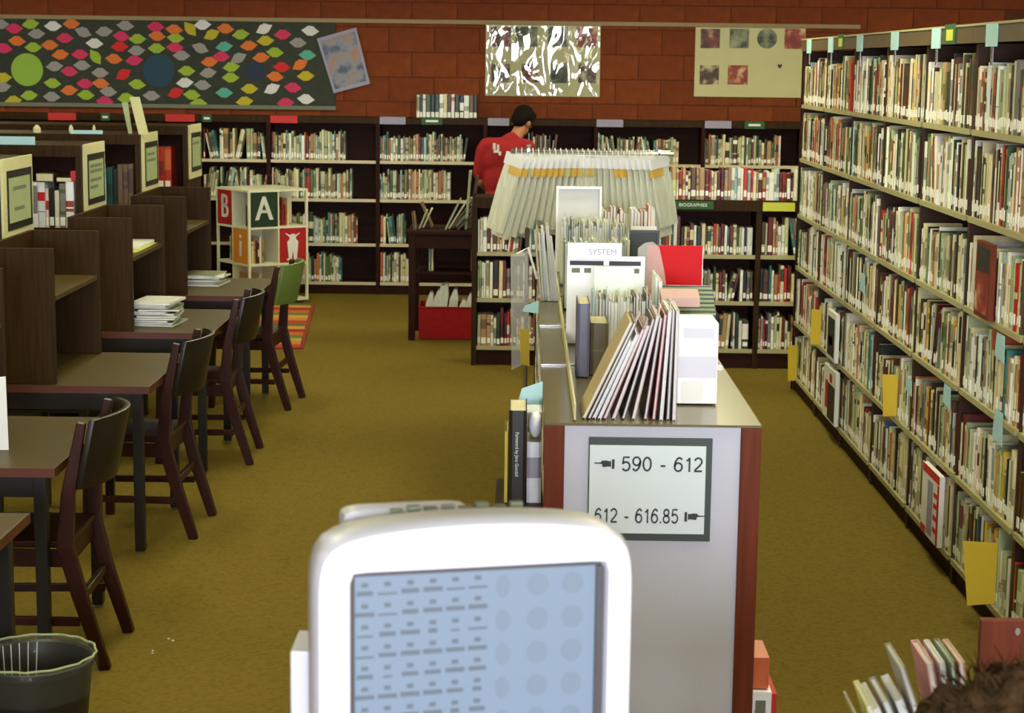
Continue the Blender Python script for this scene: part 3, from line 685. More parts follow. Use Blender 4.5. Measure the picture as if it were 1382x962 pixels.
# fore-edge flat books and cards on top of ranges
tag(MB().box(-2.98, -2.755, 10.452, 10.458, 1.596, 1.642).build('range_card', 'card_blue', bevel=0.001), 'pale blue card standing on the white volumes range', 'card')
tag(MB().box(-2.95, -2.74, 12.07, 12.076, 1.596, 1.62).build('range_card', 'card_blue', bevel=0.001), 'narrow pale card standing on the brown volumes range', 'card')
sp = [(-2.565, 1.836), (-2.50, 1.838), (-2.445, 1.597), (-2.51, 1.597)]
tag(MB().prism(sp, lambda u, v, t: (u, t, v), 12.09, 12.094).build('tall_card', 'paper_cream'), 'tall leaning cream card standing on reference range end', 'card')
sp = [(-2.64, 1.80), (-2.60, 1.80), (-2.575, 1.597), (-2.60, 1.597)]
tag(MB().prism(sp, lambda u, v, t: (u, t, v), 12.2, 12.203).build('tall_card', 'paper_green'), 'narrow greenish card behind the tall cream card', 'card')
for i, (x, y, w) in enumerate(((-3.0, 12.3, 0.03), (-2.86, 12.35, 0.02), (-3.2, 12.2, 0.05))):
    tag(MB().lathe([(w*0.5, 0), (w*0.5, 0.03), (w*0.25, 0.045), (w*0.2, 0.05)], 10, (x, y, 1.5955)).build('small_figure', 'paper_cream', smooth=True), 'tiny cream ornament on top of reference shelving', 'ornament', 'ornaments on the reference shelving')

# ------------------------------------------------------------------ study carrels
def make_carrel():
    t = thing('study_carrel', 'x', 'desk', (0, 0, 0), group='study carrels along the reference shelving')
    D, Wd = 0.715, 0.91                       # x from 0 (back) to D (aisle), y from 0 to Wd
    bx('desktop', 'laminate', t, 0.0, D, 0.0, Wd, 0.706, 0.73, bevel=0.003, local=True)
    m_ = MB(); m_.box(0, D + 0.004, -0.004, -0.0003, 0.700, 0.731); m_.box(D + 0.0003, D + 0.004, 0, Wd, 0.700, 0.731); m_.build('edge_band', 'edge_red', t, local=True)
    bx('side_panel', 'wood_dark', t, 0.02, 0.32, 0.03, 0.055, 0.731, 1.30, bevel=0.002, local=True)
    bx('side_panel', 'wood_dark', t, 0.02, 0.32, Wd - 0.055, Wd - 0.03, 0.731, 1.30, bevel=0.002, local=True)
    bx('back_panel', 'wood_dark', t, 0.0, 0.0195, 0.03, Wd - 0.03, 0.731, 1.30, bevel=0.002, local=True)
    bx('shelf', 'laminate', t, 0.02, 0.312, 0.056, Wd - 0.056, 1.075, 1.097, bevel=0.002, local=True)
    for x, y in ((0.05, 0.06), (0.05, Wd - 0.06), (D - 0.06, 0.06), (D - 0.06, Wd - 0.06)):
        l = bx('leg', 'steel_dark', t, x - 0.021, x + 0.021, y - 0.021, y + 0.021, 0.012, 0.70, bevel=0.003, local=True)
        MB().lathe([(0.018, 0.0), (0.02, 0.011)], 10, (x, y, 0.0)).build('glide', 'chrome', l, local=True)
    for y in (0.06, Wd - 0.06): bx('apron', 'steel_dark', t, 0.072, D - 0.082, y - 0.012, y + 0.012, 0.62, 0.70, local=True)
    bx('book_tray', 'steel_dark', t, 0.072, 0.4, 0.074, Wd - 0.074, 0.60, 0.612, local=True)
    bx('rear_apron', 'steel_dark', t, 0.03, 0.05, 0.082, Wd - 0.082, 0.42, 0.70, local=True)
    return t
CX = -2.27
c0 = make_carrel()
CARR = [(4.50, 'wooden study carrel beside the black waste bin'), (6.02, 'wooden study carrel with nothing on its desk, before the one with empty shelf'), (7.60, 'wooden study carrel with bare desk and empty inner shelf'),
        (9.15, 'wooden study carrel with stacked magazines and yellow paper on shelf'), (10.64, 'wooden study carrel with one loose magazine pile, next to striped rug')]
for i, (y, lb) in enumerate(CARR):
    o = c0 if i == 0 else copy_tree(c0)
    o.location = (CX + (0.08 if i == 0 else 0), y, 0); o['label'] = lb

# ---- chairs tucked at the carrels (they face the carrels)
def make_chair():
    t = thing('library_chair', 'x', 'chair', (0, 0, 0), group='wooden chairs at the carrels')
    bx('seat', 'wood_chair', t, -0.26, 0.115, -0.205, 0.205, 0.425, 0.452, bevel=0.008, local=True)
    for s in (-1, 1):
        MB().bar([(0.225, 0.212*s, 0.0), (0.145, 0.215*s, 0.26), (0.10, 0.222*s, 0.44), (0.115, 0.222*s, 0.62), (0.165, 0.222*s, 0.868)], [0.034, 0.036, 0.038, 0.034, 0.028], [0.04, 0.052, 0.056, 0.046, 0.03], (0, 1, 0)).build('rear_leg', 'wood_chair', t, 0.004, local=True)
        MB().bar([(-0.25, 0.2*s, 0.0), (-0.24, 0.19*s, 0.424)], 0.036, 0.038, (0, 1, 0)).build('front_leg', 'wood_chair', t, 0.004, local=True)
        MB().bar([(-0.222, 0.2*s, 0.17), (0.142, 0.214*s, 0.17)], 0.02, 0.03, (0, 1, 0)).build('side_stretcher', 'wood_chair', t, 0.003, local=True)
        MB().bar([(-0.215, 0.19*s, 0.39), (0.085, 0.2*s, 0.39)], 0.02, 0.06, (0, 1, 0)).build('seat_rail', 'wood_chair', t, 0.003, local=True)
    MB().bar([(0.145, -0.19, 0.25), (0.145, 0.19, 0.25)], 0.022, 0.032, (1, 0, 0)).build('rear_stretcher', 'wood_chair', t, 0.003, local=True)
    MB().bar([(0.098, -0.2, 0.39), (0.098, 0.2, 0.39)], 0.022, 0.06, (1, 0, 0)).build('rear_rail', 'wood_chair', t, 0.003, local=True)
    MB().bar([(-0.24, -0.172, 0.39), (-0.24, 0.172, 0.39)], 0.022, 0.06, (1, 0, 0)).build('front_rail', 'wood_chair', t, 0.003, local=True)
    rings = []; n = 13
    for i in range(n):
        f = -1 + 2*i/(n-1); y = f*0.222; bulge = 0.075*(1 - f*f); rr = []
        for (z_, dx, lean) in ((0.635, 0.0, 0.0), (0.875, 0.0, 0.05), (0.875, 0.02, 0.05), (0.635, 0.02, 0.0)):
            rr.append((0.138 + bulge + dx + lean, y, z_ + (0.006*(1-f*f) if z_ > 0.7 else 0)))
        rings.append(rr)
    MB().loft(rings).build('backrest', 'chair_back', t, 0.004, smooth=True, local=True)
    return t
ch = make_chair()
CHAIRS = [(-1.652, 6.34, 0.02, 'dark wooden chair at the carrel between waste bin and bare desk'), (-1.652, 8.13, -0.03, 'dark wooden chair at the bare empty carrel'),
          (-1.638, 9.64, 0.02, 'dark wooden chair at the carrel with stacked magazines'), (-1.612, 11.2, -0.08, 'dark wooden chair with green glare painted on backrest next to the striped rug')]
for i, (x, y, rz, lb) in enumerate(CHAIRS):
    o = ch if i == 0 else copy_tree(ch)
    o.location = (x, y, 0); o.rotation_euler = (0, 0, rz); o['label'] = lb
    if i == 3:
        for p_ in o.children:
            if p_.name.startswith('backrest'): p_.data = p_.data.copy(); p_.data.materials[0] = mat('chair_back_glare', (96, 116, 58), 0.4, spec=0.3); p_['label'] = 'green curved chair backrest'  # greenish glare on this backrest is put into its base colour

# ---- things on the carrels
def magazine_stack(x, y, z, n, w, d, h, group, txt):
    for k in range(n):
        dx, dy, a = rng.uniform(-0.025, 0.025), rng.uniform(-0.02, 0.02), rng.uniform(-0.12, 0.12)
        M = Matrix.Translation((x + dx, y + dy, z + 0.0006)) @ Matrix.Rotation(a, 4, 'Z')
        c, cw = rng.choice([((206, 204, 190), 'cream'), ((150, 156, 140), 'grey-green'), ((90, 100, 88), 'dark'), ((220, 220, 216), 'white'), ((120, 124, 96), 'olive'), ((186, 190, 176), 'pale grey')]); t = rng.uniform(0.6, 1.4)*h
        m_ = MB(); m_.box(-w/2, w/2, -d/2, d/2, 0, t*0.16, c, M=M); m_.box(-w/2, w/2, -d/2, d/2, t*0.84, t, c, M=M)
        o = m_.build('magazine', 'book')
        q = MB(); q.box(-w/2 + 0.002, w/2 - 0.002, -d/2 + 0.002, d/2 - 0.002, t*0.165, t*0.835, M=M); q.build('page_block', 'paper_white', o)
        tag(o, txt % cw, 'magazine', group); z += t + 0.0006
    return z
magazine_stack(-1.90, 9.52, 0.73, 11, 0.21, 0.28, 0.0095, 'magazines on the carrel desk', '%s magazine in the tall messy pile on a carrel desk')
magazine_stack(-1.95, 11.22, 0.73, 7, 0.22, 0.28, 0.009, 'magazines on the far carrel desk', '%s magazine in the pile on the carrel by the rug')
tag(MB().box(-2.2, -1.985, 9.45, 9.99, 1.0978, 1.1010).build('yellow_sheet', 'card_lime'), 'yellow paper sheets lying on carrel shelf', 'paper')
tag(MB().box(-2.2, -2.0, 9.62, 9.99, 1.1014, 1.118).build('white_pad', 'paper_white', bevel=0.003), 'white paper pad lying on yellow sheet', 'paper')
tag(MB().prism([(-0.11, 0), (0.11, 0), (0.10, 0.26), (-0.12, 0.25)], lambda u, v, t: (-1.815 + u*0.3, 6.3 + t, 0.7315 + v), 0, 0.003).build('white_notice', 'paper_white'), 'white paper notice standing on the carrel desk', 'paper')

# ---- waste bin
tb = thing('waste_bin', 'black round waste bin with clear plastic liner', 'bin', (-1.38, 5.06, 0))
bp = [(0.128, 0.0), (0.165, 0.375), (0.172, 0.378), (0.172, 0.395), (0.165, 0.398), (0.158, 0.392), (0.122, 0.012), (0.02, 0.01)]
MB().lathe(bp, 36).build('bin_body', 'bin_black', tb, smooth=True, local=True)
r2 = random.Random(5); wv = [1 + 0.02*math.sin(k*1.9) + r2.uniform(-0.012, 0.012) for k in range(48)]
MB().lathe([(0.168, 0.30), (0.178, 0.335), (0.180, 0.372), (0.180, 0.402), (0.172, 0.410), (0.156, 0.402), (0.147, 0.36), (0.138, 0.28), (0.13, 0.18), (0.11, 0.09)], 48, wob=lambda k, i: 1 + (wv[k]-1)*(0.35 if 2 <= i <= 5 else 1.0)*1.0, cap=False).build('liner', 'liner', tb, smooth='all', local=True)
r3 = MB()
for k in range(7):
    a = 1.75 + k*0.17; r3.tube([(0.15*math.cos(a), 0.15*math.sin(a), 0.395), (0.13*math.cos(a+0.05), 0.13*math.sin(a+0.05), 0.25), (0.09*math.cos(a), 0.09*math.sin(a), 0.12)], [0.0015, 0.0022, 0.001], 5)
r3.build('liner_fold', 'paper_white', tb, local=True)
MB().tube([(0.174*math.cos(k*math.pi/24)*wv[k % 48], 0.174*math.sin(k*math.pi/24)*wv[k % 48], 0.409) for k in range(49)], 0.0035, 6).build('rim_highlight', 'paper_green', tb, local=True)  # pale green ring paints the highlight along the liner edge
# bits of litter on the carpet
for (x, y) in ((-1.27, 6.47), (-1.25, 6.45), (-1.30, 6.33), (-1.295, 6.3)):
    tag(MB().sphere((x, y, 0.004), (0.005, 0.004, 0.004), 6, 4).build('paper_scrap', 'paper_white'), 'tiny white paper scrap on the carpet near a chair', 'litter', 'scraps on the carpet')

# ---- striped rug
rug = thing('striped_rug', 'red orange and green striped rug under the alphabet cube shelf', 'rug', (-2.35, 14.7, 0))
cs = [(168, 44, 28), (206, 120, 44), (190, 160, 60), (110, 116, 50), (200, 96, 40), (150, 36, 26), (196, 140, 52), (88, 96, 44)]
n = 16
for i in range(n):
    f0, f1 = i/n, (i+1)/n
    xr = lambda f: -1.60 - 0.2*f
    ya, yb = 13.36 + 2.55*f0, 13.36 + 2.55*f1
    m_ = MB(); c = cs[i % 8]
    n0 = 0; P = [(-2.46 - 0.2*f0, ya), (xr(f0) - 0.03, ya), (xr(f1) - 0.03, yb), (-2.46 - 0.2*f1, yb)]
    m_.prism(P, lambda u, v, t: (u, v, t), 0.001, 0.012, c); m_.build('stripe', 'cutout', rug)
MB().prism([(xr(0) - 0.0295, 13.36), (xr(0), 13.36), (xr(1), 15.91), (xr(1) - 0.0295, 15.91)], lambda u, v, t: (u, v, t), 0.001, 0.013, (140, 50, 30)).build('border', 'cutout', rug)

# ---- alphabet cube shelf
AS = 0.58; TH = 0.315; ROT = R(37)
al = thing('alphabet_shelf', 'white rotating cube bookshelf with letter panels', 'bookcase', (-2.33, 15.64, 0.0135))
RM = Matrix.Translation((0, 0, 0)) @ Matrix.Rotation(ROT, 4, 'Z')      # local: right face along +x at y=0, left face along +y at x=0
def abox(name, m_, *a, parent=None):
    q = MB().box(*a, M=RM); return q.build(name, m_, parent or al, local=True)
for k in range(4): abox('tier_board', 'cube_white', 0, AS, 0, AS, 0.03 + k*TH - 0.012, 0.03 + k*TH + 0.006)
abox('plinth', 'wood_shelf', 0.1, AS - 0.1, 0.1, AS - 0.1, 0.0, 0.0175)
for k in range(3):
    z0, z1 = 0.0365 + k*TH, 0.0175 + (k+1)*TH
    for x, y in ((0, 0), (AS - 0.02, 0), (0, AS - 0.02), (AS - 0.02, AS - 0.02)): abox('corner_post', 'cube_white', x, x + 0.02, y, y + 0.02, z0, z1)
    abox('divider', 'cube_white', AS/2 - 0.006, AS/2 + 0.006, 0.0, AS, z0, z1)
    abox('divider', 'cube_white', 0.0, AS/2 - 0.0065, AS/2 - 0.006, AS/2 + 0.006, z0, z1); abox('divider', 'cube_white', AS/2 + 0.0065, AS, AS/2 - 0.006, AS/2 + 0.006, z0, z1)
mat('title_yellow', (220, 180, 84), 0.6); mat('panel_red', (170, 24, 28), 0.5); mat('panel_green', (22, 52, 34), 0.5); mat('panel_orange', (214, 138, 44), 0.5)
def panel(face, colm, tier, m_, letter=None):
    """face R: along x at y=0; face L: along y at x=0, colm 0 is nearest the front corner"""
    z0, z1 = 0.0365 + tier*TH, 0.0175 + (tier+1)*TH; a, b = (0.021, AS/2 - 0.0065) if colm == 0 else (AS/2 + 0.0065, AS - 0.021)
    if face == 'R': p = abox('letter_panel', m_, a, b, 0.002, 0.010, z0, z1); T = Matrix.Translation((((a+b)/2), 0.0015, (z0+z1)/2)) @ Matrix.Rotation(R(90), 4, 'X')
    else: p = abox('letter_panel', m_, 0.002, 0.010, a, b, z0, z1); T = Matrix.Translation((0.0015, (a+b)/2, (z0+z1)/2)) @ Matrix.Rotation(R(-90), 4, 'Z') @ Matrix.Rotation(R(90), 4, 'X')
    if letter: 
        for dx in (-0.006, 0.0, 0.006): text_part('letter', letter, 0.29, Matrix.Translation(al.location) @ RM @ T @ Matrix.Translation((dx, 0, 0)), 'paper_white', al, ext=0.001 + abs(dx)*0.03, squeeze=0.85)
    return T
panel('R', 0, 2, 'panel_green', 'A'); panel('L', 1, 2, 'panel_red', 'B'); panel('L', 0, 1, 'panel_orange', 'i'); T = panel('R', 1, 1, 'panel_red')
# white animal silhouette on the red panel
sil = [(-.012, -.13), (-.06, -.13), (-.058, -.115), (-.04, -.11), (-.05, -.02), (-.055, .03), (-.03, .055), (-.035, .075), (-.07, .10), (-.066, .106), (-.03, .088), (-.01, .098), (.01, .098), (.03, .088), (.066, .106), (.07, .10), (.035, .075), (.03, .055), (.055, .03), (.05, -.02), (.04, -.11), (.058, -.115), (.06, -.13), (.012, -.13), (0, -.04)]
q = MB(); q.prism(sil, lambda u, v, t: tuple(RM @ T @ Vector((u, v, t))), 0.0002, 0.0015); q.build('silhouette', 'paper_white', al, local=True)
def cube_books(face, colm, tier, n, pal):
    a = 0.03 if colm == 0 else AS/2 + 0.015; z_ = 0.0365 + tier*TH; s = a
    for k in range(n):
        t = rng.uniform(0.012, 0.028); cn = rng.choice(pal); b = new_book(t, rng.uniform(0.17, 0.24), 0.18, cn)
        cv, pg, lb = MB(), MB(), MB(); book_geom(b, cv, pg, lb)
        o = bpy.data.objects.new('picture_book', cv.mesh('picture_book', 'book')); COL.objects.link(o)
        if face == 'R': Ml = Matrix.Translation((s, 0.05, z_ + 0.0006))
        else: Ml = Matrix.Translation((0.05, s + t, z_ + 0.0006)) @ Matrix.Rotation(R(-90), 4, 'Z')
        o.matrix_world = Matrix.Translation(al.location) @ RM @ Ml
        q = bpy.data.objects.new('page_block', pg.mesh('page_block', 'pages')); COL.objects.link(q); q.parent = o
        cell = {(0, 2): 'beside letter B', (1, 2): 'beside letter A', (0, 1): 'beside the silhouette panel', (1, 1): 'beside the orange panel'}.get((colm, tier), 'in the bottom tier')
        tag(o, '%s %s picture book %s of alphabet cube shelf' % ('thin' if t < 0.02 else 'thick', cn, cell), 'book', 'picture books in the alphabet shelf'); s += t + 0.002
        if s > a + 0.20: break
cube_books('R', 1, 2, 7, ['orange', 'tan', 'brown', 'cream', 'red', 'dark-green']); cube_books('R', 0, 1, 7, ['brown', 'black', 'white', 'cream', 'tan']); cube_books('L', 0, 2, 5, ['dark-green', 'cream', 'brown'])
cube_books('L', 1, 1, 6, ['green', 'yellow', 'cream', 'dark-green']); cube_books('R', 1, 0, 7, ['red', 'orange', 'cream', 'brown', 'red']); cube_books('R', 0, 0, 6, ['cream', 'brown', 'tan'])

# ------------------------------------------------------------------ centre run: low double-sided bookcase
CR0, CR1, CY0, CY1, CT = 0.066, 0.686, 5.20, 10.1, 1.07
cr = thing('low_shelf_run', 'long waist-high double-sided bookcase with fabric end panel', 'bookcase', (0.376, 7.6, 0))
for x0, x1 in ((CR0, CR0 + 0.058), (CR1 - 0.058, CR1)): bx('end_post', 'wood_red', cr, x0, x1, CY0 - 0.012, CY0 + 0.02, 0, 1.062, bevel=0.004)
bx('end_panel', 'felt', cr, CR0 + 0.0585, CR1 - 0.0585, CY0, CY0 + 0.02, 0, 1.062)
bx('far_end_panel', 'wood_dark', cr, CR0, CR1, CY1 - 0.02, CY1, 0, 1.045)
ys = [CY0 + 0.02] + [6.22, 7.17, 8.12, 9.07] + [CY1 - 0.0205]
for a, b in zip(ys[:-1], ys[1:]):
    bx('top_board', 'laminate_olive', cr, CR0, CR1 - 0.001, a + 0.0005 if a > 5.3 else CY0 - 0.012, b - 0.0005 if b < 10 else CY1, 1.0625 if a < 5.3 else 1.0465, CT)
    for z_ in (0.10, 0.43, 0.76): bx('shelf', 'shelf_steel', cr, CR0 + 0.004, CR1 - 0.004, a + 0.008, b - 0.008, z_ - 0.02, z_)
    if b < 10:
        bx('divider', 'wood_dark', cr, CR0 + 0.01, CR1 - 0.01, b - 0.0075, b + 0.0075, 0, 1.046)
        bx('joint_strip', 'chrome', cr, CR0 - 0.002, CR1 - 0.006, b - 0.017, b + 0.017, CT + 0.0003, CT + 0.005, bevel=0.001)
bx('spine_board', 'wood_shelf', cr, 0.371, 0.381, CY0 + 0.021, CY1 - 0.021, 0.0, 0.079)
bx('lip', 'paper_cream', cr, 0.150, 0.156, CY0 + 0.01, 9.4, CT + 0.0053, CT + 0.05)
bx('side_ledge', 'wood_dark', cr, -0.075, CR0 - 0.0005, 5.26, 5.62, 0.79, 0.808)
# end sign
sg = thing('range_sign', 'end sign with pointing hands reading 590 - 612', 'sign', (0.37, CY0 - 0.01, 0.727))
sx0, sx1, sz0, sz1 = 0.194, 0.547, 0.727, 1.029; ysg = CY0 - 0.001
bx('backing', 'sign_frame', sg, sx0, sx1, ysg - 0.008, ysg - 0.0003, sz0, sz1, bevel=0.001)
bx('notice', 'sign_paper', sg, sx0 + 0.003, sx1 - 0.018, ysg - 0.0095, ysg - 0.0083, sz0 + 0.022, sz1 - 0.022)
ty = ysg - 0.0105
def arc(cx, cy, rx, ry, a0, a1, n=14): return [(cx + rx*math.cos(R(a0 + (a1-a0)*i/n)), cy + ry*math.sin(R(a0 + (a1-a0)*i/n))) for i in range(n+1)]
GLY = {'0': [arc(.25, .36, .19, .32, 90, 450, 28)], '1': [[(.12, .54), (.22, .58), (.28, .70), (.28, 0)]], '2': [arc(.25, .50, .18, .18, 165, -25, 14) + [(.28, .26), (.10, .10), (.055, .04), (.45, .04)]],
       '5': [[(.42, .68), (.13, .68), (.085, .34)] + arc(.24, .24, .19, .21, 140, -150, 18)], '6': [arc(.25, .23, .185, .20, 180, 540, 24), arc(.33, .23, .265, .46, 180, 100, 10) + arc(.27, .54, .16, .15, 75, 15, 5)],
       '8': [arc(.25, .53, .155, .155, 0, 360, 22), arc(.25, .20, .185, .17, 0, 360, 22)], '9': [arc(.25, .49, .185, .20, 0, 360, 24), arc(.17, .49, .265, .46, 0, -80, 10) + arc(.23, .18, .16, .15, -105, -165, 5)],
       '-': [[(.12, .27), (.36, .27)]], '.': [[(.10, 0), (.10, .085)]]}
def ribbon(q, pts, w, fx, closed):
    L, Rr = [], []
    for i, p in enumerate(pts):
        a = pts[i-1] if i else (pts[-2] if closed else p); b_ = pts[i+1] if i + 1 < len(pts) else (pts[1] if closed else p)
        dx, dy = b_[0]-a[0], b_[1]-a[1]; l = math.hypot(dx, dy) or 1; nx, ny = -dy/l*w/2, dx/l*w/2
        L.append((p[0]+nx, p[1]+ny)); Rr.append((p[0]-nx, p[1]-ny))
    rings = [[fx(*L[i], 0), fx(*Rr[i], 0), fx(*Rr[i], 1), fx(*L[i], 1)] for i in range(len(pts))]
    q.loft(rings)
def numerals(txt, x, z, h, sq, gap):
    k_ = h/0.72
    for chv in txt:
        if chv == ' ': x += gap; continue
        q = MB(); x_ = x
        for p in GLY[chv]: ribbon(q, p, 0.092, lambda u, v, t: (x_ + u*k_*sq, ty + 0.0004 - t*0.0008, z + v*k_), abs(p[0][0]-p[-1][0]) + abs(p[0][1]-p[-1][1]) < 1e-4)
        q.build('numeral', 'ink', sg); x += k_*sq*({'.': .22, '-': .48, '1': .47}.get(chv, .53))
numerals('590 - 612', 0.287, 0.932, 0.043, 0.95, 0.016)
numerals('612 - 616.85', 0.212, 0.780, 0.043, 0.76, 0.013)
hand = [(-.03, .004), (-.012, .0045), (-.008, .010), (.004, .0105), (.014, .008), (.018, .010), (.018, -.009), (.012, -.007), (-.004, -.009), (-.008, -.006), (-.006, -.002), (-.012, .0005), (-.03, .001)]
cuff = [(.0205, .014), (.028, .014), (.028, -.014), (.0205, -.014)]
for cx, cz, f in ((0.240, 0.952, 1), (0.500, 0.800, -1)):
    m_ = MB(); m_.prism([(u*f*1.0, v) for u, v in hand], lambda u, v, t: (cx + u, t, cz + v), ty - 0.0005, ty + 0.0005); m_.prism([(u*f, v) for u, v in cuff], lambda u, v, t: (cx + u, t, cz + v), ty - 0.0005, ty + 0.0005)
    m_.build('pointing_hand', 'ink', sg)

def slim(name, label, cat, base, ang, t, h, d, col, c2=None, group=None, tab=None, pm='paper_white'):
    """thin upright board book: face seen edge-on from the front, leaning sideways by ang about its base"""
    o = thing(name, label, cat, base, group=group)
    M = Matrix.Rotation(ang, 4, 'Y')
    m_ = MB(); bt = min(0.002, t*0.22)
    m_.box(0, bt, 0, d, 0.0, h, col, M=M); m_.box(t - bt, t, 0, d, 0, h, col, M=M); m_.box(bt, t - bt, d - 0.003, d, 0, h, c2 or col, M=M)
    m_.build('cover', 'book', o, local=True)
    q = MB(); q.box(bt + 0.0002, t - bt - 0.0002, 0.003, d - 0.0035, 0.003, h - 0.003, M=M); q.build('page_block', pm, o, local=True)
    if tab:
        q = MB(); q.box(t/2 - 0.001, t/2 + 0.001, 0.0, tab[1], h + 0.0003, h + tab[0], M=M); q.build('label_tab', 'plastic_milk', o, local=True)
    return o
# leaning picture albums at the near end
GA = 'leaning picture albums on the shelf run'
AL = [(0.163, 25, 0.31, (196, 176, 130), 'cream'), (0.186, 24.5, 0.31, (84, 60, 40), 'brown'), (0.206, 24, 0.25, (222, 226, 230), 'white'), (0.232, 23, 0.27, (228, 226, 232), 'bright white'), (0.250, 22, 0.285, (176, 120, 124), 'rose'),
      (0.276, 19, 0.29, (206, 176, 180), 'pale pink'), (0.302, 15.5, 0.305, (70, 44, 40), 'dark brown'), (0.321, 12, 0.31, (200, 176, 176), 'beige'), (0.346, 7.5, 0.30, (104, 60, 56), 'red-brown'), (0.366, 5, 0.31, (150, 34, 40), 'dark red'),
      (0.385, 3.2, 0.32, (226, 224, 228), 'clean white'), (0.404, 1.6, 0.32, (84, 66, 62), 'grey-brown'), (0.420, 0.6, 0.32, (216, 206, 206), 'light grey')]
xr_ = 0.430; xs_ = [0]*len(AL)
for i in range(len(AL) - 1, -1, -1):
    if i < len(AL) - 1: xr_ -= max(0.0145, min(AL[i][2], AL[i+1][2])*(math.sin(R(AL[i][1])) - math.sin(R(AL[i+1][1]))) + 0.0112)
    xs_[i] = xr_
for i, (x, a, h, c, w) in enumerate(AL):
    x = xs_[i]
    slim('picture_album', 'thin %s album leaning in the fan on the shelf run' % w, 'book', (x + 0.004, 5.235 + rng.uniform(0, 0.012), CT + 0.0006 + (0.0095*math.sin(R(a)))), R(a), 0.0095, h, 0.24, c, tuple(v*0.8 for v in c), GA, (0.03, 0.05) if i % 3 == 1 else None)
# blue-white box file
bf = thing('box_file', 'pale blue and white box file beside the leaning albums', 'box', (0.527, 5.6, CT + 0.0053))
m_ = MB(); m_.box(0.467, 0.587, 5.49, 5.69, CT + 0.0055, CT + 0.25); m_.build('case', 'plastic_white', bf, 0.003)
bx('cover_band', 'sign_paper', bf, 0.470, 0.584, 5.4885, 5.4898, CT + 0.155, CT + 0.20); mat('pale_lilac', (206, 206, 222), 0.5); bx('cover_print', 'pale_lilac', bf, 0.470, 0.584, 5.4885, 5.4898, CT + 0.085, CT + 0.15)
bx('cover_label', 'paper_white', bf, 0.478, 0.545, 5.4885, 5.4898, CT + 0.012, CT + 0.075); bx('cover_tab', 'pale_lilac', bf, 0.482, 0.574, 5.4885, 5.4898, CT + 0.205, CT + 0.235)
# grey-blue binder and olive one behind the albums
def binder(x, y, t, h, d, c, label): 
    b = new_book(t, h, d, 'grey', c=c, c2=tuple(v*0.8 + 30 for v in c), lab=False); cv, pg, lb = MB(), MB(), MB(); book_geom(b, cv, pg, lb)
    o = bpy.data.objects.new('binder', cv.mesh('binder', 'book')); COL.objects.link(o); o.location = (x, y, CT + 0.0055)
    q = bpy.data.objects.new('page_block', pg.mesh('page_block', 'pages')); COL.objects.link(q); q.parent = o
    return tag(o, label, 'binder')
binder(0.178, 5.95, 0.04, 0.24, 0.22, (92, 92, 116), 'grey blue binder standing behind the leaning albums')
binder(0.222, 6.0, 0.06, 0.17, 0.2, (92, 82, 50), 'olive brown binder beside the grey blue binder')
# picture books standing in rows further back (faces edge-on)
GB = 'slim picture books standing on the shelf run'
PB = ['white', 'cream', 'pale-green', 'white', 'pale-blue', 'grey', 'tan', 'white', 'cream', 'brown', 'dark-green']
def slim_row(y, x0, x1, h0, h1, a0, a1, where, tabp=0.5, z=CT + 0.0055, pal=PB, t0=0.007, t1=0.013):
    x = x0; seen = {}
    while x < x1:
        t = rng.uniform(t0, t1); cn = rng.choice(pal); a = R(rng.uniform(a0, a1))
        o = slim('picture_book', 'slim %s picture book %s' % (cn, where), 'book', (x, y + rng.uniform(0, 0.02), z + t*max(0, math.sin(a))), a, t, rng.uniform(h0, h1), 0.2, jit(COLS[cn]), None, GB, (rng.uniform(0.02, 0.035), 0.05) if rng.random() < tabp else None)
        x += t + 0.0015 + max(0, 0.0)
slim_row(6.28, 0.24, 0.44, 0.20, 0.235, 0, 0, 'behind the olive binder', 0.7)
slim_row(6.75, 0.165, 0.24, 0.27, 0.30, 0, 0, 'beside the white system sign', 0.2, pal=['white', 'cream', 'white', 'grey'])
slim_row(7.62, 0.17, 0.43, 0.255, 0.29, 0, 0, 'in the row behind the white system sign', 0.8, pal=['white', 'pale-green', 'pale-blue', 'cream', 'green', 'white'])
slim_row(8.5, 0.17, 0.46, 0.25, 0.30, 0, 0, 'in the row before the white tray', 0.7, pal=['white', 'pale-green', 'cream', 'dark-green', 'green', 'white', 'pale-blue'])
slim_row(9.25, 0.37, 0.50, 0.27, 0.31, 0, 0, 'beside the white tray', 0.1, pal=['tan', 'red', 'cream', 'brown', 'tan'], t0=0.012, t1=0.02)
slim_row(9.5, 0.55, 0.66, 0.25, 0.30, 0, 0, 'at the end of the run by the bag rack', 0.1, pal=['red', 'white', 'orange', 'tan'], t0=0.012, t1=0.02)
slim_row(7.9, 0.075, 0.145, 0.26, 0.33, -7, -4, 'leaning over the aisle edge', 0.1, z=CT + 0.0008, pal=['tan', 'cream', 'pale-green', 'white'])
# white sign with SYSTEM header, comic strip band
ss = thing('system_sign', 'white shelf sign headed SYSTEM with black lettered bands', 'sign', (0.30, 6.66, CT + 0.0055))
bx('panel', 'plastic_white', ss, 0.158, 0.44, 6.68, 6.688, CT + 0.0058, 1.395); bx('header', 'plastic_white', ss, 0.158, 0.355, 6.66, 6.678, 1.385, 1.445, bevel=0.004)
for a, b in ((0.168, 0.29), (0.31, 0.425)): bx('band', 'ink', ss, a, b, 6.6785, 6.6795, 1.362, 1.378)
for a, b in ((0.175, 0.205), (0.22, 0.245), (0.26, 0.28), (0.30, 0.33), (0.345, 0.365), (0.385, 0.42)): bx('figure', 'ink_grey', ss, a, b, 6.6785, 6.6795, 1.335, 1.352)
text_part('lettering', 'SYSTEM', 0.03, FRONT(0.285, 6.6592, 1.412), 'card_lavender', ss)
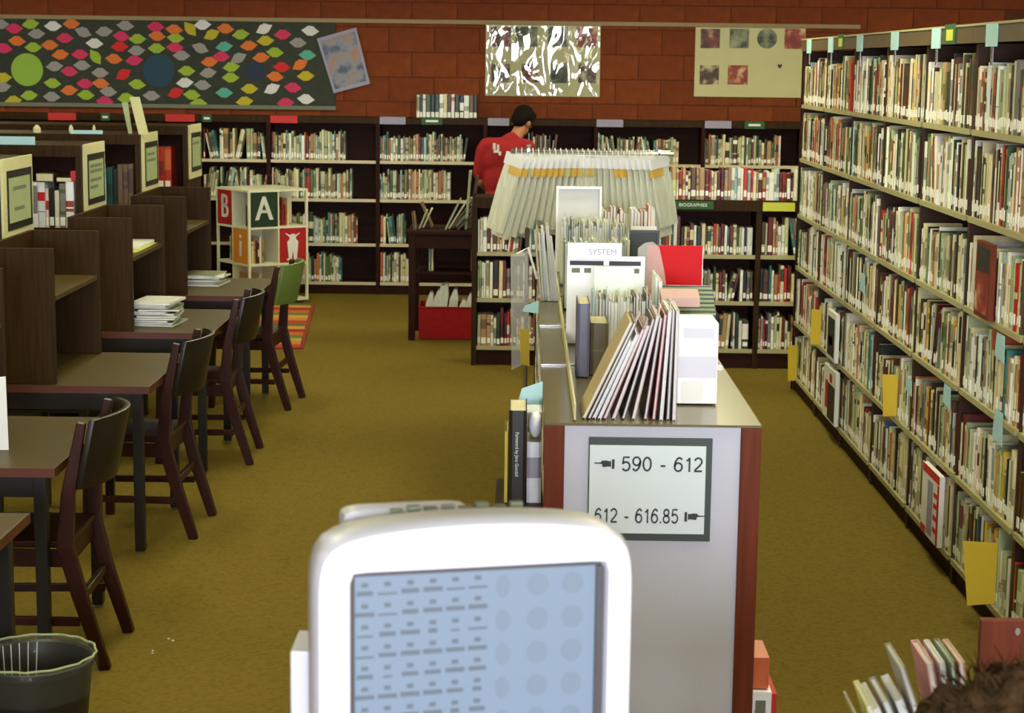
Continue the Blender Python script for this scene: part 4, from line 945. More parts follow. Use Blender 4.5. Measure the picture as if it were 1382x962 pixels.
# pale blue card on slanted books, small flat pile
bc = thing('blue_card', 'pale blue sign card propped on a pink book pile', 'card', (0.33, 6.42, 1.215))
pb = thing('flat_box', 'low white and pink box on the shelf run', 'box', (0.33, 6.5, CT + 0.0055))
bx('body', 'pink_paper', pb, 0.235, 0.455, 6.50, 6.655, CT + 0.0058, 1.20); bx('lid', 'plastic_white', pb, 0.232, 0.458, 6.497, 6.658, 1.2005, 1.214)
MB().prism([(0.0, 0), (0.0, 0.004), (0.08, 0.154), (0.083, 0.152)], lambda u, v, t: (t, 6.50 + u, 1.2148 + v), 0.252, 0.395).build('sheet', 'sign_paper', bc)
slim_row(6.40, 0.462, 0.472, 0.26, 0.28, 0, 0, 'standing next to the blue card', 0, pal=['white'])
# red binder, clear divider, DVD cases
rb = thing('red_folder', 'bright red open folder standing behind the black cases', 'folder', (0.59, 7.02, CT + 0.0055))
bx('front_board', 'red_plastic', rb, 0.47, 0.68, 7.02, 7.026, CT + 0.0058, 1.405); bx('rear_board', 'plastic_white', rb, 0.472, 0.684, 7.034, 7.038, CT + 0.0058, 1.40); bx('page_block', 'paper_white', rb, 0.475, 0.676, 7.0265, 7.0335, CT + 0.01, 1.39)
pl = [(0.43, 1.08), (0.43, 1.40), (0.455, 1.42), (0.485, 1.425), (0.51, 1.405), (0.53, 1.32), (0.55, 1.2), (0.56, 1.08)]
tag(MB().prism(pl, lambda u, v, t: (u, t, v), 6.95, 6.953).build('clear_divider', 'plastic_clear'), 'curved clear plastic divider overlapping the red folder', 'divider')
for k in range(11):
    y = 5.86 + k*0.02 + (0.02 if k > 6 else 0); zt = 0.19 + rng.uniform(-0.004, 0.004)
    o = tag(MB().box(0.475, 0.612, y, y + 0.0145, CT + 0.0056 + (0.0 if abs(y - 6.22) > 0.05 else 0.0), CT + 0.0056 + zt).build('disc_case', 'dvd_black', bevel=0.0015), 'black plastic disc case in the row behind the box file', 'disc case', 'black disc cases on the shelf run')
    MB().box(0.478, 0.609, y - 0.0005, y - 0.0001, CT + 0.02, CT + zt - 0.006).build('sleeve', 'laminate_olive' if k % 2 else 'sign_frame', o)
for k in range(7):
    y = 6.36 + k*0.024; zt = 0.165 + k*0.012
    o = tag(MB().box(0.48 , 0.67, y, y + 0.016, CT + 0.0056, CT + 0.0056 + zt).build('disc_case', 'dvd_black', bevel=0.0015), 'wide black disc case stepped up before the red folder', 'disc case', 'stepped disc cases on the shelf run')
    MB().box(0.482, 0.668, y - 0.0006, y - 0.0001, CT + 0.0056 + zt - 0.012, CT + 0.0056 + zt - 0.004).build('title_strip', 'paper_green', o)
o = tag(MB().prism([(0.0, 0), (0.0, 0.03), (0.10, 0.05), (0.10, 0.012)], lambda u, v, t: (t, 6.24 + u, 1.272 + v), 0.47, 0.60).build('pink_album', 'pink_paper'), 'pink edged album lying across the disc cases', 'book')
# far white tray and small frames
wt = thing('white_tray', 'white plastic tray stood on end on the shelf run', 'tray', (0.27, 9.0, CT + 0.0055))
bx('back', 'paper_white', wt, 0.165, 0.365, 9.03, 9.036, CT + 0.0058, 1.485)
for a, b, c, d in ((0.155, 0.1645, CT + 0.0058, 1.485), (0.3655, 0.375, CT + 0.0058, 1.485), (0.155, 0.375, 1.4853, 1.496)): bx('rim', 'plastic_white', wt, a, b, 8.985, 9.036, c, d)
bk = thing('black_frame', 'small black framed stand behind the picture books', 'stand', (0.53, 8.2, CT + 0.0055))
bx('panel', 'sign_frame', bk, 0.478, 0.592, 8.209, 8.213, CT + 0.012, 1.345)
for a, b, c, d in ((0.468, 0.4775, CT + 0.0058, 1.358), (0.5925, 0.602, CT + 0.0058, 1.358), (0.478, 0.592, 1.3455, 1.358)): bx('frame_bar', 'dvd_black', bk, a, b, 8.204, 8.216, c, d)
tag(MB().prism([(0, 0), (0.012, 0), (0.05, 0.26), (0.04, 0.26)], lambda u, v, t: (t, 8.6 + u, CT + 0.006 + v), 0.50, 0.62).build('white_leaflet', 'paper_white'), 'white leaflet propped up behind black frame', 'leaflet')

# ---- things on the left ledge and edges
def spine_book(name, x0, x1, y, z0, z1, d, c, label, c2=None):
    b = new_book(x1 - x0, z1 - z0, d, 'black', c=c, c2=c2, lab=False); cv, pg, lb = MB(), MB(), MB(); book_geom(b, cv, pg, lb)
    o = bpy.data.objects.new(name, cv.mesh(name, 'book')); COL.objects.link(o); o.location = (x0, y, z0)
    q = bpy.data.objects.new('page_block', pg.mesh('page_block', 'pages')); COL.objects.link(q); q.parent = o
    return tag(o, label, 'book', 'books on the side ledge')
k1 = spine_book('hardback', -0.036, 0.016, 5.29, 0.8086, 1.085, 0.2, (30, 26, 22), 'thick black hardback with white spine lettering on side ledge', (26, 22, 20))
for i, (tx, dx) in enumerate((('Foreword by Jane Goodall', 0.024),)):
    M = Matrix.Translation((-0.036 + dx, 5.2885, 0.955)) @ Matrix.Rotation(R(90), 4, 'X') @ Matrix.Rotation(R(-90), 4, 'Z')
    text_part('lettering', tx, 0.0145, M, 'paper_white', k1, squeeze=0.85, ext=0.0002)
spine_book('hardback', 0.018, 0.060, 5.30, 0.8086, 0.99, 0.2, (222, 222, 230), 'white hardback with grey panel on side ledge', (150, 146, 156))
spine_book('hardback', -0.048, -0.038, 5.30, 0.8086, 1.02, 0.18, (188, 172, 56), 'thin yellow green book at the ledge edge', (170, 156, 50))
o = tag(MB().sphere((0.041, 5.36, 1.032), (0.021, 0.03, 0.04), 14, 10).build('glass_globe', 'plastic_white', smooth=True), 'small white rounded ornament resting on white hardback', 'ornament')
for (x0, x1, y, z0, z1, lb) in ((-0.012, 0.064, 5.60, 1.04, 1.115, 'pale blue flag card clipped at the shelf edge by black hardback'), (-0.004, 0.064, 7.5, 1.07, 1.125, 'pale blue flag card clipped halfway along the shelf edge')):
    tag(MB().prism([(x0, z0 + 0.012), (x1, z0), (x1, z1), (x0 + 0.012, z1 - 0.02)], lambda u, v, t: (u, y + t + (u - x0)*0.3, v), 0, 0.0015).build('flag_card', 'card_blue'), lb, 'card', 'flag cards on the shelf run')
tag(MB().prism([(-0.03, 1.02), (0.062, 1.03), (0.062, 1.05), (-0.03, 1.05)], lambda u, v, t: (u, t, v), 5.45, 5.58).build('white_folder', 'plastic_white'), 'white folder edge sticking out over side ledge', 'folder')
bg = thing('hanging_kit_bag', 'clear kit bag with yellow card hung on the aisle side', 'bag', (-0.03, 8.6, 0.66))
MB().prism([(-0.06, 1.20), (0.02, 1.22), (0.035, 0.70), (-0.05, 0.66)], lambda u, v, t: (u, t, v), 8.58, 8.61).build('pouch', 'plastic_clear', bg)
MB().prism([(-0.015, 0.86), (0.03, 0.85), (0.035, 0.68), (-0.005, 0.69)], lambda u, v, t: (u, t, v), 8.57, 8.575).build('card', 'card_yellow', bg)
MB().tube([(-0.03, 8.595, 1.205), (0.02, 8.595, 1.235), (0.064, 8.595, 1.09)], 0.006, 8).build('handle', 'plastic_white', bg)
# books at the foot of the aisle face
tag(MB().box(0.690, 0.745, 5.29, 5.46, 0.255, 0.35, (196, 96, 54)).build('paperback', 'book', bevel=0.001), 'orange paperback jutting from the shelf end low down', 'book')
wp = thing('label_box', 'white box with grey print jutting from low shelf', 'box', (0.735, 5.35, 0.105))
bx('case', 'plastic_white', wp, 0.690, 0.752, 5.27, 5.44, 0.105, 0.25); bx('flap', 'card_red', wp, 0.7525, 0.768, 5.272, 5.44, 0.105, 0.245); bx('print', 'ink_grey', wp, 0.705, 0.735, 5.2685, 5.2698, 0.19, 0.225)

# ---- hanging bag rack
hr = thing('hanging_bag_rack', 'metal floor rack carrying rows of clear hanging bags', 'rack', (0.39, 10.65, 0))
for x in (0.02, 0.76):
    MB().tube([(x, 10.65, 0.02), (x, 10.65, 1.625)], 0.014, 10).build('post', 'chrome', hr)
    MB().bar([(x, 10.40, 0.015), (x, 10.90, 0.015)], 0.04, 0.029, (1, 0, 0)).build('foot', 'chrome', hr)
for y in (10.52, 10.78): MB().tube([(-0.08, y, 1.585), (0.84, y, 1.585)], 0.009, 8).build('rail', 'chrome', hr)
for x in (0.02, 0.76): MB().tube([(x, 10.5, 1.60), (x, 10.8, 1.60)], 0.009, 8).build('cross_bar', 'chrome', hr)
NB = 26
for j, yy in enumerate((10.52, 10.78)):
    for i in range(NB):
        f = i/(NB-1); x = -0.05 + 0.80*f; tilt = (f - 0.5)*-1.0; lean = tilt*(0.55 if tilt > 0 else 0.36) + rng.uniform(-0.015, 0.015); 
        
        crd = ('yellow' if rng.random() < 0.6 else 'cream') if (f < 0.62 or rng.random() < 0.3) else None; hgt = rng.choice(['long', 'short'])
        t = thing('hanging_bag', '%s clear hanging bag %s on the %s rail of rack' % (hgt, 'with %s title card' % crd if crd else 'without title card', 'front' if j == 0 else 'rear'), 'bag', (x, yy, 1.575), group='clear bags hanging on the rack')
        h = rng.uniform(0.44, 0.52) if hgt == 'long' else rng.uniform(0.36, 0.42); w = 0.085; M = Matrix.Rotation(lean, 4, 'Y') @ Matrix.Rotation(R(32) if f < 0.5 else R(-38), 4, 'Z')
        th = 0.011
        q = MB(); q.loft([[M @ Vector(p) for p in ((-th*0.25, -w, -0.07), (th*0.25, -w, -0.07), (th*0.25, w, -0.07), (-th*0.25, w, -0.07))],
                 [M @ Vector(p) for p in ((-th, -w, -0.2), (th, -w, -0.2), (th, w, -0.2), (-th, w, -0.2))],
                 [M @ Vector(p) for p in ((-th*0.9, -w*0.96, -h), (th*0.9, -w*0.96, -h), (th*0.9, w*0.96, -h), (-th*0.9, w*0.96, -h))]]); q.build('pouch', 'plastic_milk', t, local=True)
        q = MB(); q.box(-0.0095, 0.0095, -w - 0.004, w + 0.004, -0.069, -0.012, M=M); q.build('hanger_bar', 'plastic_white', t, local=True)
        if crd:
            q = MB(); q.box(-0.0115, 0.0115, -w - 0.006, -w + 0.10, -0.115, -0.0705, M=M); q.build('title_card', 'title_yellow' if crd == 'yellow' else 'paper_cream', t, local=True)
        q = MB(); q.tube([(0, 0.0, -0.012), (0, -0.012, 0.010), (0, 0, 0.0225), (0, 0.012, 0.013)], 0.003, 6); q.build('hook', 'plastic_white', t, local=True)

# ---- dark table with books, red basket below
tk = thing('display_table', 'dark wooden table beside the low bookcase', 'table', (-0.55, 14.15, 0))
bx('table_top', 'wood_shelf', tk, -0.88, -0.15, 13.86, 14.45, 0.805, 0.832, bevel=0.003)
for x in (-0.84, -0.19):
    for y in (13.9, 14.41): bx('leg', 'wood_shelf', tk, x - 0.025, x + 0.025, y - 0.025, y + 0.025, 0, 0.804)
bx('apron', 'wood_shelf', tk, -0.813, -0.217, 13.89, 13.91, 0.70, 0.804); bx('rear_apron', 'wood_shelf', tk, -0.813, -0.217, 14.40, 14.42, 0.55, 0.804)
bx('low_shelf', 'wood_shelf', tk, -0.813, -0.217, 13.93, 14.38, 0.50, 0.515)
GT = 'picture books on the display table'
for i, (x, a, h, cn, t) in enumerate(((-0.83, -8, 0.14, 'tan', 0.016), (-0.80, 22, 0.16, 'pale-green', 0.012), (-0.775, 24, 0.17, 'cream', 0.012), (-0.71, -24, 0.22, 'tan', 0.012), (-0.60, 26, 0.28, 'pale-green', 0.014), (-0.575, 32, 0.30, 'cream', 0.012), (-0.55, 36, 0.31, 'tan', 0.012),
                                       (-0.525, 40, 0.32, 'pale-green', 0.012), (-0.505, 43, 0.30, 'brown', 0.012), (-0.45, 4, 0.48, 'pale-green', 0.018), (-0.425, 8, 0.44, 'brown', 0.02), (-0.37, -12, 0.25, 'cream', 0.016))):
    slim('picture_book', '%s picture book %s on the dark display table' % (cn, 'standing upright' if abs(a) < 15 else 'leaning steeply' if a > 30 else 'leaning'), 'book', (x, 13.95 + (i % 4)*0.07, 0.8326 + t*max(0, math.sin(R(a)))), R(a) if a < 30 else R(a), t, h*0.92, 0.17, jit(COLS[cn]), None, GT, pm='paper_green' if 'green' in cn else 'pages' if cn == 'cream' else 'laminate')
for x, cn in ((-0.72, 'pale-green'), (-0.70, 'cream'), (-0.40, 'tan')):
    slim('picture_book', '%s picture book on the table lower shelf' % cn, 'book', (x, 14.0, 0.5156), 0, 0.014, 0.17, 0.17, jit(COLS[cn]), None, GT, pm='paper_green' if 'green' in cn else 'pages' if cn == 'cream' else 'laminate')
rk = thing('red_basket', 'red plastic basket of bagged books under the table', 'basket', (-0.56, 14.0, 0))
m_ = MB(); y0, y1, x0, x1 = 13.935, 14.30, -0.79, -0.30
for a, b, c, d in ((x0, x1, y0, y0 + 0.008), (x0, x1, y1 - 0.008, y1), (x0, x0 + 0.008, y0 + 0.0085, y1 - 0.0085), (x1 - 0.008, x1, y0 + 0.0085, y1 - 0.0085)): m_.box(a, b, c, d, 0.005, 0.24)
m_.box(x0 + 0.0085, x1 - 0.0085, y0 + 0.0085, y1 - 0.0085, 0.005, 0.012); m_.build('basket_body', 'bin_red', rk)
rim = MB(); rim.tube([(x0, y0, 0.245), (x1, y0, 0.245), (x1, y1, 0.245), (x0, y1, 0.245), (x0, y0, 0.245)], 0.008, 6); rim.build('rim', 'bin_red', rk)
for i in range(9):
    x = -0.755 + i*0.042; a = R(rng.uniform(4, 12)); hh = rng.uniform(0.33, 0.42) * (1.0 if i < 6 else 0.85)
    t = thing('book_bag', 'milky plastic book bag stuffed in the red basket', 'bag', (x, 14.12 + rng.uniform(-0.03, 0.03), 0.013), group='bags in the red basket')
    M = Matrix.Rotation(a, 4, 'Y')
    q = MB(); w = 0.075
    q.loft([[M @ Vector((sx*tt, sy*w*ww, zz)) for sx, sy in ((-1, -1), (1, -1), (1, 1), (-1, 1))] for tt, ww, zz in ((0.014, 1, 0.005), (0.024, 1.1, hh*0.5), (0.026, 1.05, hh*0.8), (0.012, 0.8, hh))]); q.build('pouch', 'plastic_milk', t, local=True)
    q = MB(); q.box(-0.006, 0.006, -w*0.8, w*0.8, 0.02, hh*0.7, M=M); q.build('booklet', ['paper_green', 'paper_cream', 'card_lavender'][i % 3], t, local=True)

# ------------------------------------------------------------------ face-out books and yellow sheets on the tall stack
def cover_book(y0, y1, z0, h, base, label, art):
    o = thing('displayed_book', label, 'book', (1.745, (y0+y1)/2, z0))
    bx('cover', base, o, 1.734, 1.756, y0, y1, z0, z0 + h, bevel=0.001)
    for (m_, a, b, c, d) in art: bx('cover_print', m_, o, 1.7325, 1.7337, y0 + (y1-y0)*a, y0 + (y1-y0)*b, z0 + h*c, z0 + h*d)
    return o
LDG = []
cover_book(10.17, 10.47, 0.4566, 0.27, 'paper_white', 'white displayed book with dark figure on second lowest shelf', [('black', 0.12, 0.86, 0.08, 0.88), ('ink_grey', 0.3, 0.7, 0.3, 0.5)])
cover_book(10.10, 10.50, 0.1116, 0.30, 'paper_white', 'white displayed book with red and black art, bottom shelf', [('black', 0.06, 0.62, 0.04, 0.70), ('card_red', 0.64, 0.84, 0.2, 0.72), ('card_red', 0.3, 0.5, 0.74, 0.9)])
cover_book(7.50, 7.82, 0.1116, 0.30, 'paper_white', 'red and white checked displayed book on bottom shelf', [('card_red', 0.0, 1.0, 0.88, 1.0), ('card_red', 0.0, 0.1, 0.0, 0.86), ('card_red', 0.12, 0.3, 0.65, 0.72), ('card_red', 0.12, 0.3, 0.5, 0.57), ('card_red', 0.12, 0.3, 0.33, 0.4), ('card_red', 0.12, 0.3, 0.16, 0.23), ('card_lavender', 0.36, 0.66, 0.05, 0.82), ('card_red', 0.72, 1.0, 0.0, 0.12)])
cover_book(6.86, 7.08, 1.1516, 0.285, 'wood_red', 'dark red glossy displayed picture book, middle shelf', [('picture_3', 0.08, 0.92, 0.06, 0.6), ('black', 0.1, 0.9, 0.62, 0.94)])
for (x0, x1, y, z0, z1, sk, lb) in ((1.645, 1.7585, 6.70, 0.105, 0.36, 0.025, 'large yellow sheet sticking out beside the checked book'), (1.692, 1.7585, 8.59, 0.46, 0.665, 0.01, 'yellow sheet sticking out of the second lowest shelf'),
                                    (1.705, 1.7585, 10.86, 0.46, 0.67, 0.0, 'yellow sheet sticking out above the displayed figure book'), (1.70, 1.7585, 11.74, 0.09, 0.325, 0.008, 'yellow sheet at the stack end by the low bookcase')):
    tag(MB().prism([(x0 + sk, z0), (x1, z0 + sk), (x1, z1), (x0, z1 - sk*0.4)], lambda u, v, t: (u, t - (u - x0)*0.55, v), y, y + 0.0015).build('yellow_sheet', 'card_yellow'), lb, 'paper')
for (y, z_, hh) in ((9.55, 0.93, 0.10), (7.55, 0.70, 0.09), (6.72, 0.72, 0.12), (6.75, 1.02, 0.10), (8.3, 0.62, 0.07)):
    tag(MB().prism([(y - 0.07, z_), (y + 0.07, z_ + 0.01), (y + 0.05, z_ + hh), (y - 0.06, z_ + hh)], lambda u, v, t: (t, u, v), 1.7555, 1.7575).build('marker_card', 'card_blue'), 'pale blue marker card %s' % {9.55: 'above the middle of the tall stack', 7.55: 'over the checked displayed book', 6.72: 'right above the large yellow sheet', 6.75: 'highest up on the near stack bay', 8.3: 'beside the second lowest yellow sheet'}[y], 'card', 'marker cards on the tall stack')

# ------------------------------------------------------------------ man in the red shirt
mx, my = -0.16, 15.0
man = thing('person', 'person in a red T-shirt with head bowed, browsing behind low bookcase', 'person', (mx, my, 0))
b = MB(); V = lambda x, y, z: (mx + x, my + y, z)
for s in (-1, 1):
    b.capsule(V(0.10*s, 0.0, 0.86), V(0.11*s, -0.01, 0.48), 0.085, 0.058); b.capsule(V(0.11*s, -0.01, 0.48), V(0.115*s, -0.03, 0.09), 0.056, 0.038)
    b.capsule(V(0.115*s, -0.05, 0.045), V(0.12*s, 0.12, 0.03), 0.042, 0.032)
b.sphere(V(0, 0, 0.93), (0.165, 0.11, 0.13)); b.sphere(V(0.0, 0.02, 1.14), (0.15, 0.105, 0.2)); b.sphere(V(0.005, 0.04, 1.32), (0.18, 0.11, 0.16))
b.capsule(V(-0.13, 0.05, 1.42), V(0.16, 0.07, 1.41), 0.06, 0.06); b.capsule(V(0.05, 0.07, 1.44), V(0.115, 0.13, 1.55), 0.056, 0.052)
# arms: left hanging a little bent, right reaching forward and right
b.capsule(V(-0.165, 0.05, 1.40), V(-0.20, 0.06, 1.13), 0.052, 0.042); b.capsule(V(-0.20, 0.06, 1.13), V(-0.13, 0.26, 1.05), 0.04, 0.028)
b.capsule(V(0.185, 0.08, 1.40), V(0.25, 0.16, 1.16), 0.052, 0.042); b.capsule(V(0.25, 0.16, 1.16), V(0.16, 0.36, 1.10), 0.04, 0.028)
for (hx0, hy0, hz0, sgn) in ((-0.115, 0.31, 1.04, 1), (0.145, 0.41, 1.09, -1)):
    b.sphere(V(hx0, hy0, hz0), (0.038, 0.045, 0.016))
    for k_, ln in enumerate((0.065, 0.075, 0.07, 0.055)):
        fx = hx0 - 0.027 + 0.018*k_; b.capsule(V(fx, hy0 + 0.035, hz0), V(fx, hy0 + 0.035 + ln*0.6, hz0 + 0.002), 0.0085, 0.008, 8); b.capsule(V(fx, hy0 + 0.035 + ln*0.6, hz0 + 0.002), V(fx, hy0 + 0.035 + ln, hz0 - 0.018), 0.008, 0.007, 8)
    b.capsule(V(hx0 + sgn*0.03, hy0 - 0.01, hz0), V(hx0 + sgn*0.06, hy0 + 0.04, hz0 - 0.008), 0.010, 0.008, 8)
# head: bowed forward and to the right, seen from behind
HM = Matrix.Translation(V(0.135, 0.16, 1.615)) @ Matrix.Rotation(R(-28), 4, 'Z') @ Matrix.Rotation(R(-32), 4, 'X') @ Matrix.Rotation(R(8), 4, 'Y')
hm3 = HM.to_3x3(); H = lambda x, y, z: tuple(HM @ Vector((x, y, z)))
b.sphere(H(0, 0, 0.03), (0.076, 0.092, 0.092), M=hm3); b.sphere(H(0, 0.03, -0.045), (0.058, 0.066, 0.07), M=hm3); b.capsule(H(0, 0.09, -0.005), H(0, 0.108, -0.03), 0.010, 0.013, 8)
b.sphere(H(0, 0.088, -0.068), (0.024, 0.012, 0.012), 10, 7, M=hm3); b.sphere(H(0, 0.07, -0.10), (0.026, 0.022, 0.018), 10, 7, M=hm3)
for s in (-1, 1): b.sphere(H(0.076*s, -0.005, -0.015), (0.010, 0.020, 0.032), 10, 7, M=hm3); b.sphere(H(0.032*s, 0.083, 0.012), (0.018, 0.012, 0.010), 10, 7, M=hm3)
organic('body', b, 'skin', man, 0.009, 3)
for s in (-1, 1):
    e = MB(); e.sphere(H(0.032*s, 0.094, 0.004), (0.009, 0.004, 0.006), 8, 6, M=hm3); e.build('eye', 'black', man, smooth='all')
h = MB(); h.sphere(H(0, -0.014, 0.050), (0.088, 0.098, 0.088), M=hm3); h.sphere(H(0, -0.052, 0.0), (0.074, 0.058, 0.075), M=hm3); h.sphere(H(0, 0.05, 0.095), (0.07, 0.05, 0.035), M=hm3)
for s in (-1, 1): h.sphere(H(0.068*s, 0.01, 0.03), (0.016, 0.035, 0.05), 10, 7, M=hm3)
organic('hair', h, 'hair', man, 0.009, 2)
sh = MB(); sh.sphere(V(0, 0.0, 0.96), (0.185, 0.135, 0.16)); sh.sphere(V(0.0, 0.02, 1.14), (0.175, 0.13, 0.22)); sh.sphere(V(0.005, 0.035, 1.31), (0.195, 0.13, 0.165))
sh.capsule(V(-0.14, 0.05, 1.415), V(0.17, 0.07, 1.405), 0.078, 0.078); sh.capsule(V(0.02, 0.06, 1.44), V(0.06, 0.085, 1.475), 0.075, 0.066)
sh.capsule(V(-0.165, 0.05, 1.39), V(-0.197, 0.06, 1.20), 0.072, 0.066); sh.capsule(V(0.185, 0.08, 1.39), V(0.24, 0.15, 1.21), 0.072, 0.066)
organic('t_shirt', sh, 'shirt_red', man, 0.011, 4)
# white print on the upper back
pr = MB()
for (x, z, w, hh) in ((-0.085, 1.425, 0.022, 0.05), (-0.055, 1.415, 0.018, 0.045), (-0.07, 1.385, 0.04, 0.022), (-0.04, 1.37, 0.02, 0.03)): pr.box(x - w/2, x + w/2, -0.118 + (1.43 - z)*-0.12, -0.088, z - hh/2, z + hh/2)
pr.v = [V(*p) for p in pr.v]; pr.build('shirt_print', 'paper_white', man)
tr = MB(); tr.sphere(V(0, 0, 0.90), (0.178, 0.125, 0.13))
for s in (-1, 1): tr.capsule(V(0.10*s, 0.0, 0.84), V(0.11*s, -0.01, 0.48), 0.10, 0.075); tr.capsule(V(0.11*s, -0.01, 0.48), V(0.115*s, -0.03, 0.11), 0.074, 0.064)
organic('trousers', tr, 'trousers', man, 0.012, 3)
for s in (-1, 1):
    q = MB(); q.capsule(V(0.115*s, -0.055, 0.056), V(0.12*s, 0.135, 0.046), 0.052, 0.043); organic('shoe', q, 'shoe', man, 0.010, 2)

# ------------------------------------------------------------------ counter with the monitor
ct = thing('service_counter', 'wooden service counter carrying the white monitor', 'counter', (-0.2, 2.35, 0))
bx('counter_top', 'wood_red', ct, -0.95, 0.36, 1.96, 2.74, 1.035, 1.07, bevel=0.006); bx('front_panel', 'wood_dark', ct, -0.92, 0.33, 2.69, 2.72, 0, 1.034)
for x in (-0.92, 0.30): bx('side_panel', 'wood_dark', ct, x, x + 0.03, 2.0, 2.689, 0, 1.034)
mo = thing('crt_monitor', 'white tube monitor showing rows of desktop icons', 'monitor', (-0.053, 2.375, 1.0705), R(13.5))
NP = 96
def outline(a, bt, p, cx, cz, y, arch=0.0, inset=0.0):
    r_ = []
    for k in range(NP):
        t = 2*math.pi*k/NP; c, s = math.cos(t), math.sin(t); rr = (abs(c/(a - inset))**p + abs(s/(bt - inset))**p)**(-1/p); x, z_ = rr*c, rr*s
        r_.append((cx + x, y, cz + z_ + (arch*(1 - (x/a)**2) if z_ > 0 else 0) * max(0, z_/bt)))
    return r_
SCZ, SCX = 0.218, 0.004
OC = 0.207
rings = [outline(0.173, 0.130, 40, SCX, SCZ, 0.020), outline(0.176, 0.133, 40, SCX, SCZ, 0.004), outline(0.207, 0.181, 9, 0, OC, 0.0, 0.02, 0.012), outline(0.215, 0.184, 9, 0, OC, 0.006, 0.02, 0.003), outline(0.217, 0.186, 9, 0, OC, 0.02, 0.02),
         outline(0.216, 0.185, 9, 0, OC, 0.09, 0.018), outline(0.208, 0.178, 8, 0, OC, 0.105, 0.016)]
MB().loft(rings, cap=False).build('bezel', 'crt_white', mo, smooth=True, local=True)
rings = [outline(0.205, 0.175, 8, 0, OC, 0.098, 0.015), outline(0.20, 0.170, 7, -0.005, OC - 0.004, 0.16, 0.012), outline(0.16, 0.15, 5, -0.02, OC - 0.02, 0.25, 0.01), outline(0.13, 0.12, 4, -0.03, OC - 0.03, 0.33, 0.0)]
MB().loft(rings).build('rear_housing', 'crt_white', mo, smooth=True, local=True)
MB().loft([outline(0.086, 0.022, 6, -0.068, 0.375, 0.125, 0.003), outline(0.092, 0.024, 6, -0.07, 0.378, 0.135, 0.003), outline(0.09, 0.024, 6, -0.07, 0.374, 0.19, 0.0)]).build('cable_hump', 'crt_white', mo, smooth=True, local=True)
fr_ = MB()
for a in ((-0.169, 0.177, 0.0185, 0.0225, 0.3415, 0.348), (-0.169, -0.1635, 0.0185, 0.0225, 0.088, 0.341), (0.1655, 0.177, 0.0155, 0.0225, 0.088, 0.341), (-0.169, 0.177, 0.0185, 0.0225, 0.083, 0.0875)): fr_.box(*a)
fr_.build('screen_surround', 'crt_dark', mo, local=True)
scn = MB().box(-0.163, 0.165, 0.0195, 0.024, 0.088, 0.341).build('screen', 'screen', mo, local=True)
ic = MB(); icd = MB(); r4 = random.Random(3)
for r_ in range(9):
    for c_ in range(6):
        x = -0.150 + c_*0.0305; z_ = 0.329 - r_*0.0285 + c_*0.0006
        ww = r4.choice([0.012, 0.022, 0.024, 0.026, 0.026]); hh = r4.choice([0.003, 0.006, 0.0065])
        if z_ - 0.013 < 0.092: continue
        ic.box(x - 0.0045, x + 0.0045, 0.0188, 0.0192, z_ - 0.003, z_ + 0.003); ic.box(x - ww/2, x + ww/2, 0.0188, 0.0192, z_ - 0.0145, z_ - 0.0145 + hh)
for r_ in range(5):
    for c_, x in enumerate((0.037, 0.085, 0.133)):
        z_ = 0.318 - r_*0.047
        if z_ > 0.11: icd.prism([(x + (0.010 if c_ == 0 else 0.015)*math.cos(k*math.pi/6), z_ + 0.016*math.sin(k*math.pi/6)) for k in range(12)], lambda u, v, t: (u, t, v), 0.0188, 0.0192)
tag(ic.build('icon_rows', 'icon', scn, local=True), kind='stuff'); tag(icd.build('wallpaper_blots', 'icon_dim', scn, local=True), kind='stuff')
for k in range(8):
    x = -0.10 + k*0.024; MB().box(x, x + 0.017, 0.112, 0.120 + (k % 3)*0.004, 0.3945 + 0.008, 0.3975 + 0.009 + (k % 2)*0.003).build('vent_slot', 'ink_grey', mo, local=True)
MB().lathe([(0.12, 0.0), (0.115, 0.012), (0.05, 0.02), (0.05, 0.03)], 28, (0, 0.15, 0)).build('swivel_base', 'crt_white', mo, smooth=True, local=True)
sk = thing('modem_box', 'slim white box standing beside the white monitor', 'box', (-0.307, 2.55, 1.0705))
bx('case', 'crt_white', sk, -0.320, -0.294, 2.50, 2.60, 1.071, 1.262, bevel=0.003); bx('vent_panel', 'card_lavender', sk, -0.316, -0.298, 2.4985, 2.4997, 1.09, 1.13)

# ------------------------------------------------------------------ chair, book truck and seated person near the counter
cb = thing('side_chair', 'reddish brown wooden chair with two bright screw heads in its back', 'chair', (1.27, 3.85, 0))
bx('backrest', 'wood_red', cb, 1.045, 1.50, 4.05, 4.072, 0.56, 0.852, bevel=0.004)
for x in (1.06, 1.45):
    bx('rear_leg', 'wood_red', cb, x, x + 0.035, 4.073, 4.108, 0, 0.80); bx('front_leg', 'wood_red', cb, x, x + 0.035, 3.64, 3.675, 0, 0.43)
    bx('side_rail', 'wood_red', cb, x + 0.006, x + 0.029, 3.676, 4.0725, 0.36, 0.42)
bx('seat', 'wood_red', cb, 1.04, 1.505, 3.63, 4.07, 0.431, 0.455, bevel=0.006)
for x in (1.128, 1.170): MB().prism([(0.006*math.cos(k*math.pi/5), 0.009*math.sin(k*math.pi/5)) for k in range(10)], lambda u, v, t: (x + u, t, 0.826 + v), 4.047, 4.0497).build('screw_head', 'chrome', cb)
tk2 = thing('book_truck', 'small wooden book truck holding fanned paperbacks', 'cart', (0.72, 3.15, 0))
bx('top_shelf', 'wood_dark', tk2, 0.46, 1.0, 3.0, 3.3, 0.845, 0.865); bx('low_shelf', 'wood_dark', tk2, 0.46, 1.0, 3.0, 3.3, 0.2, 0.22)
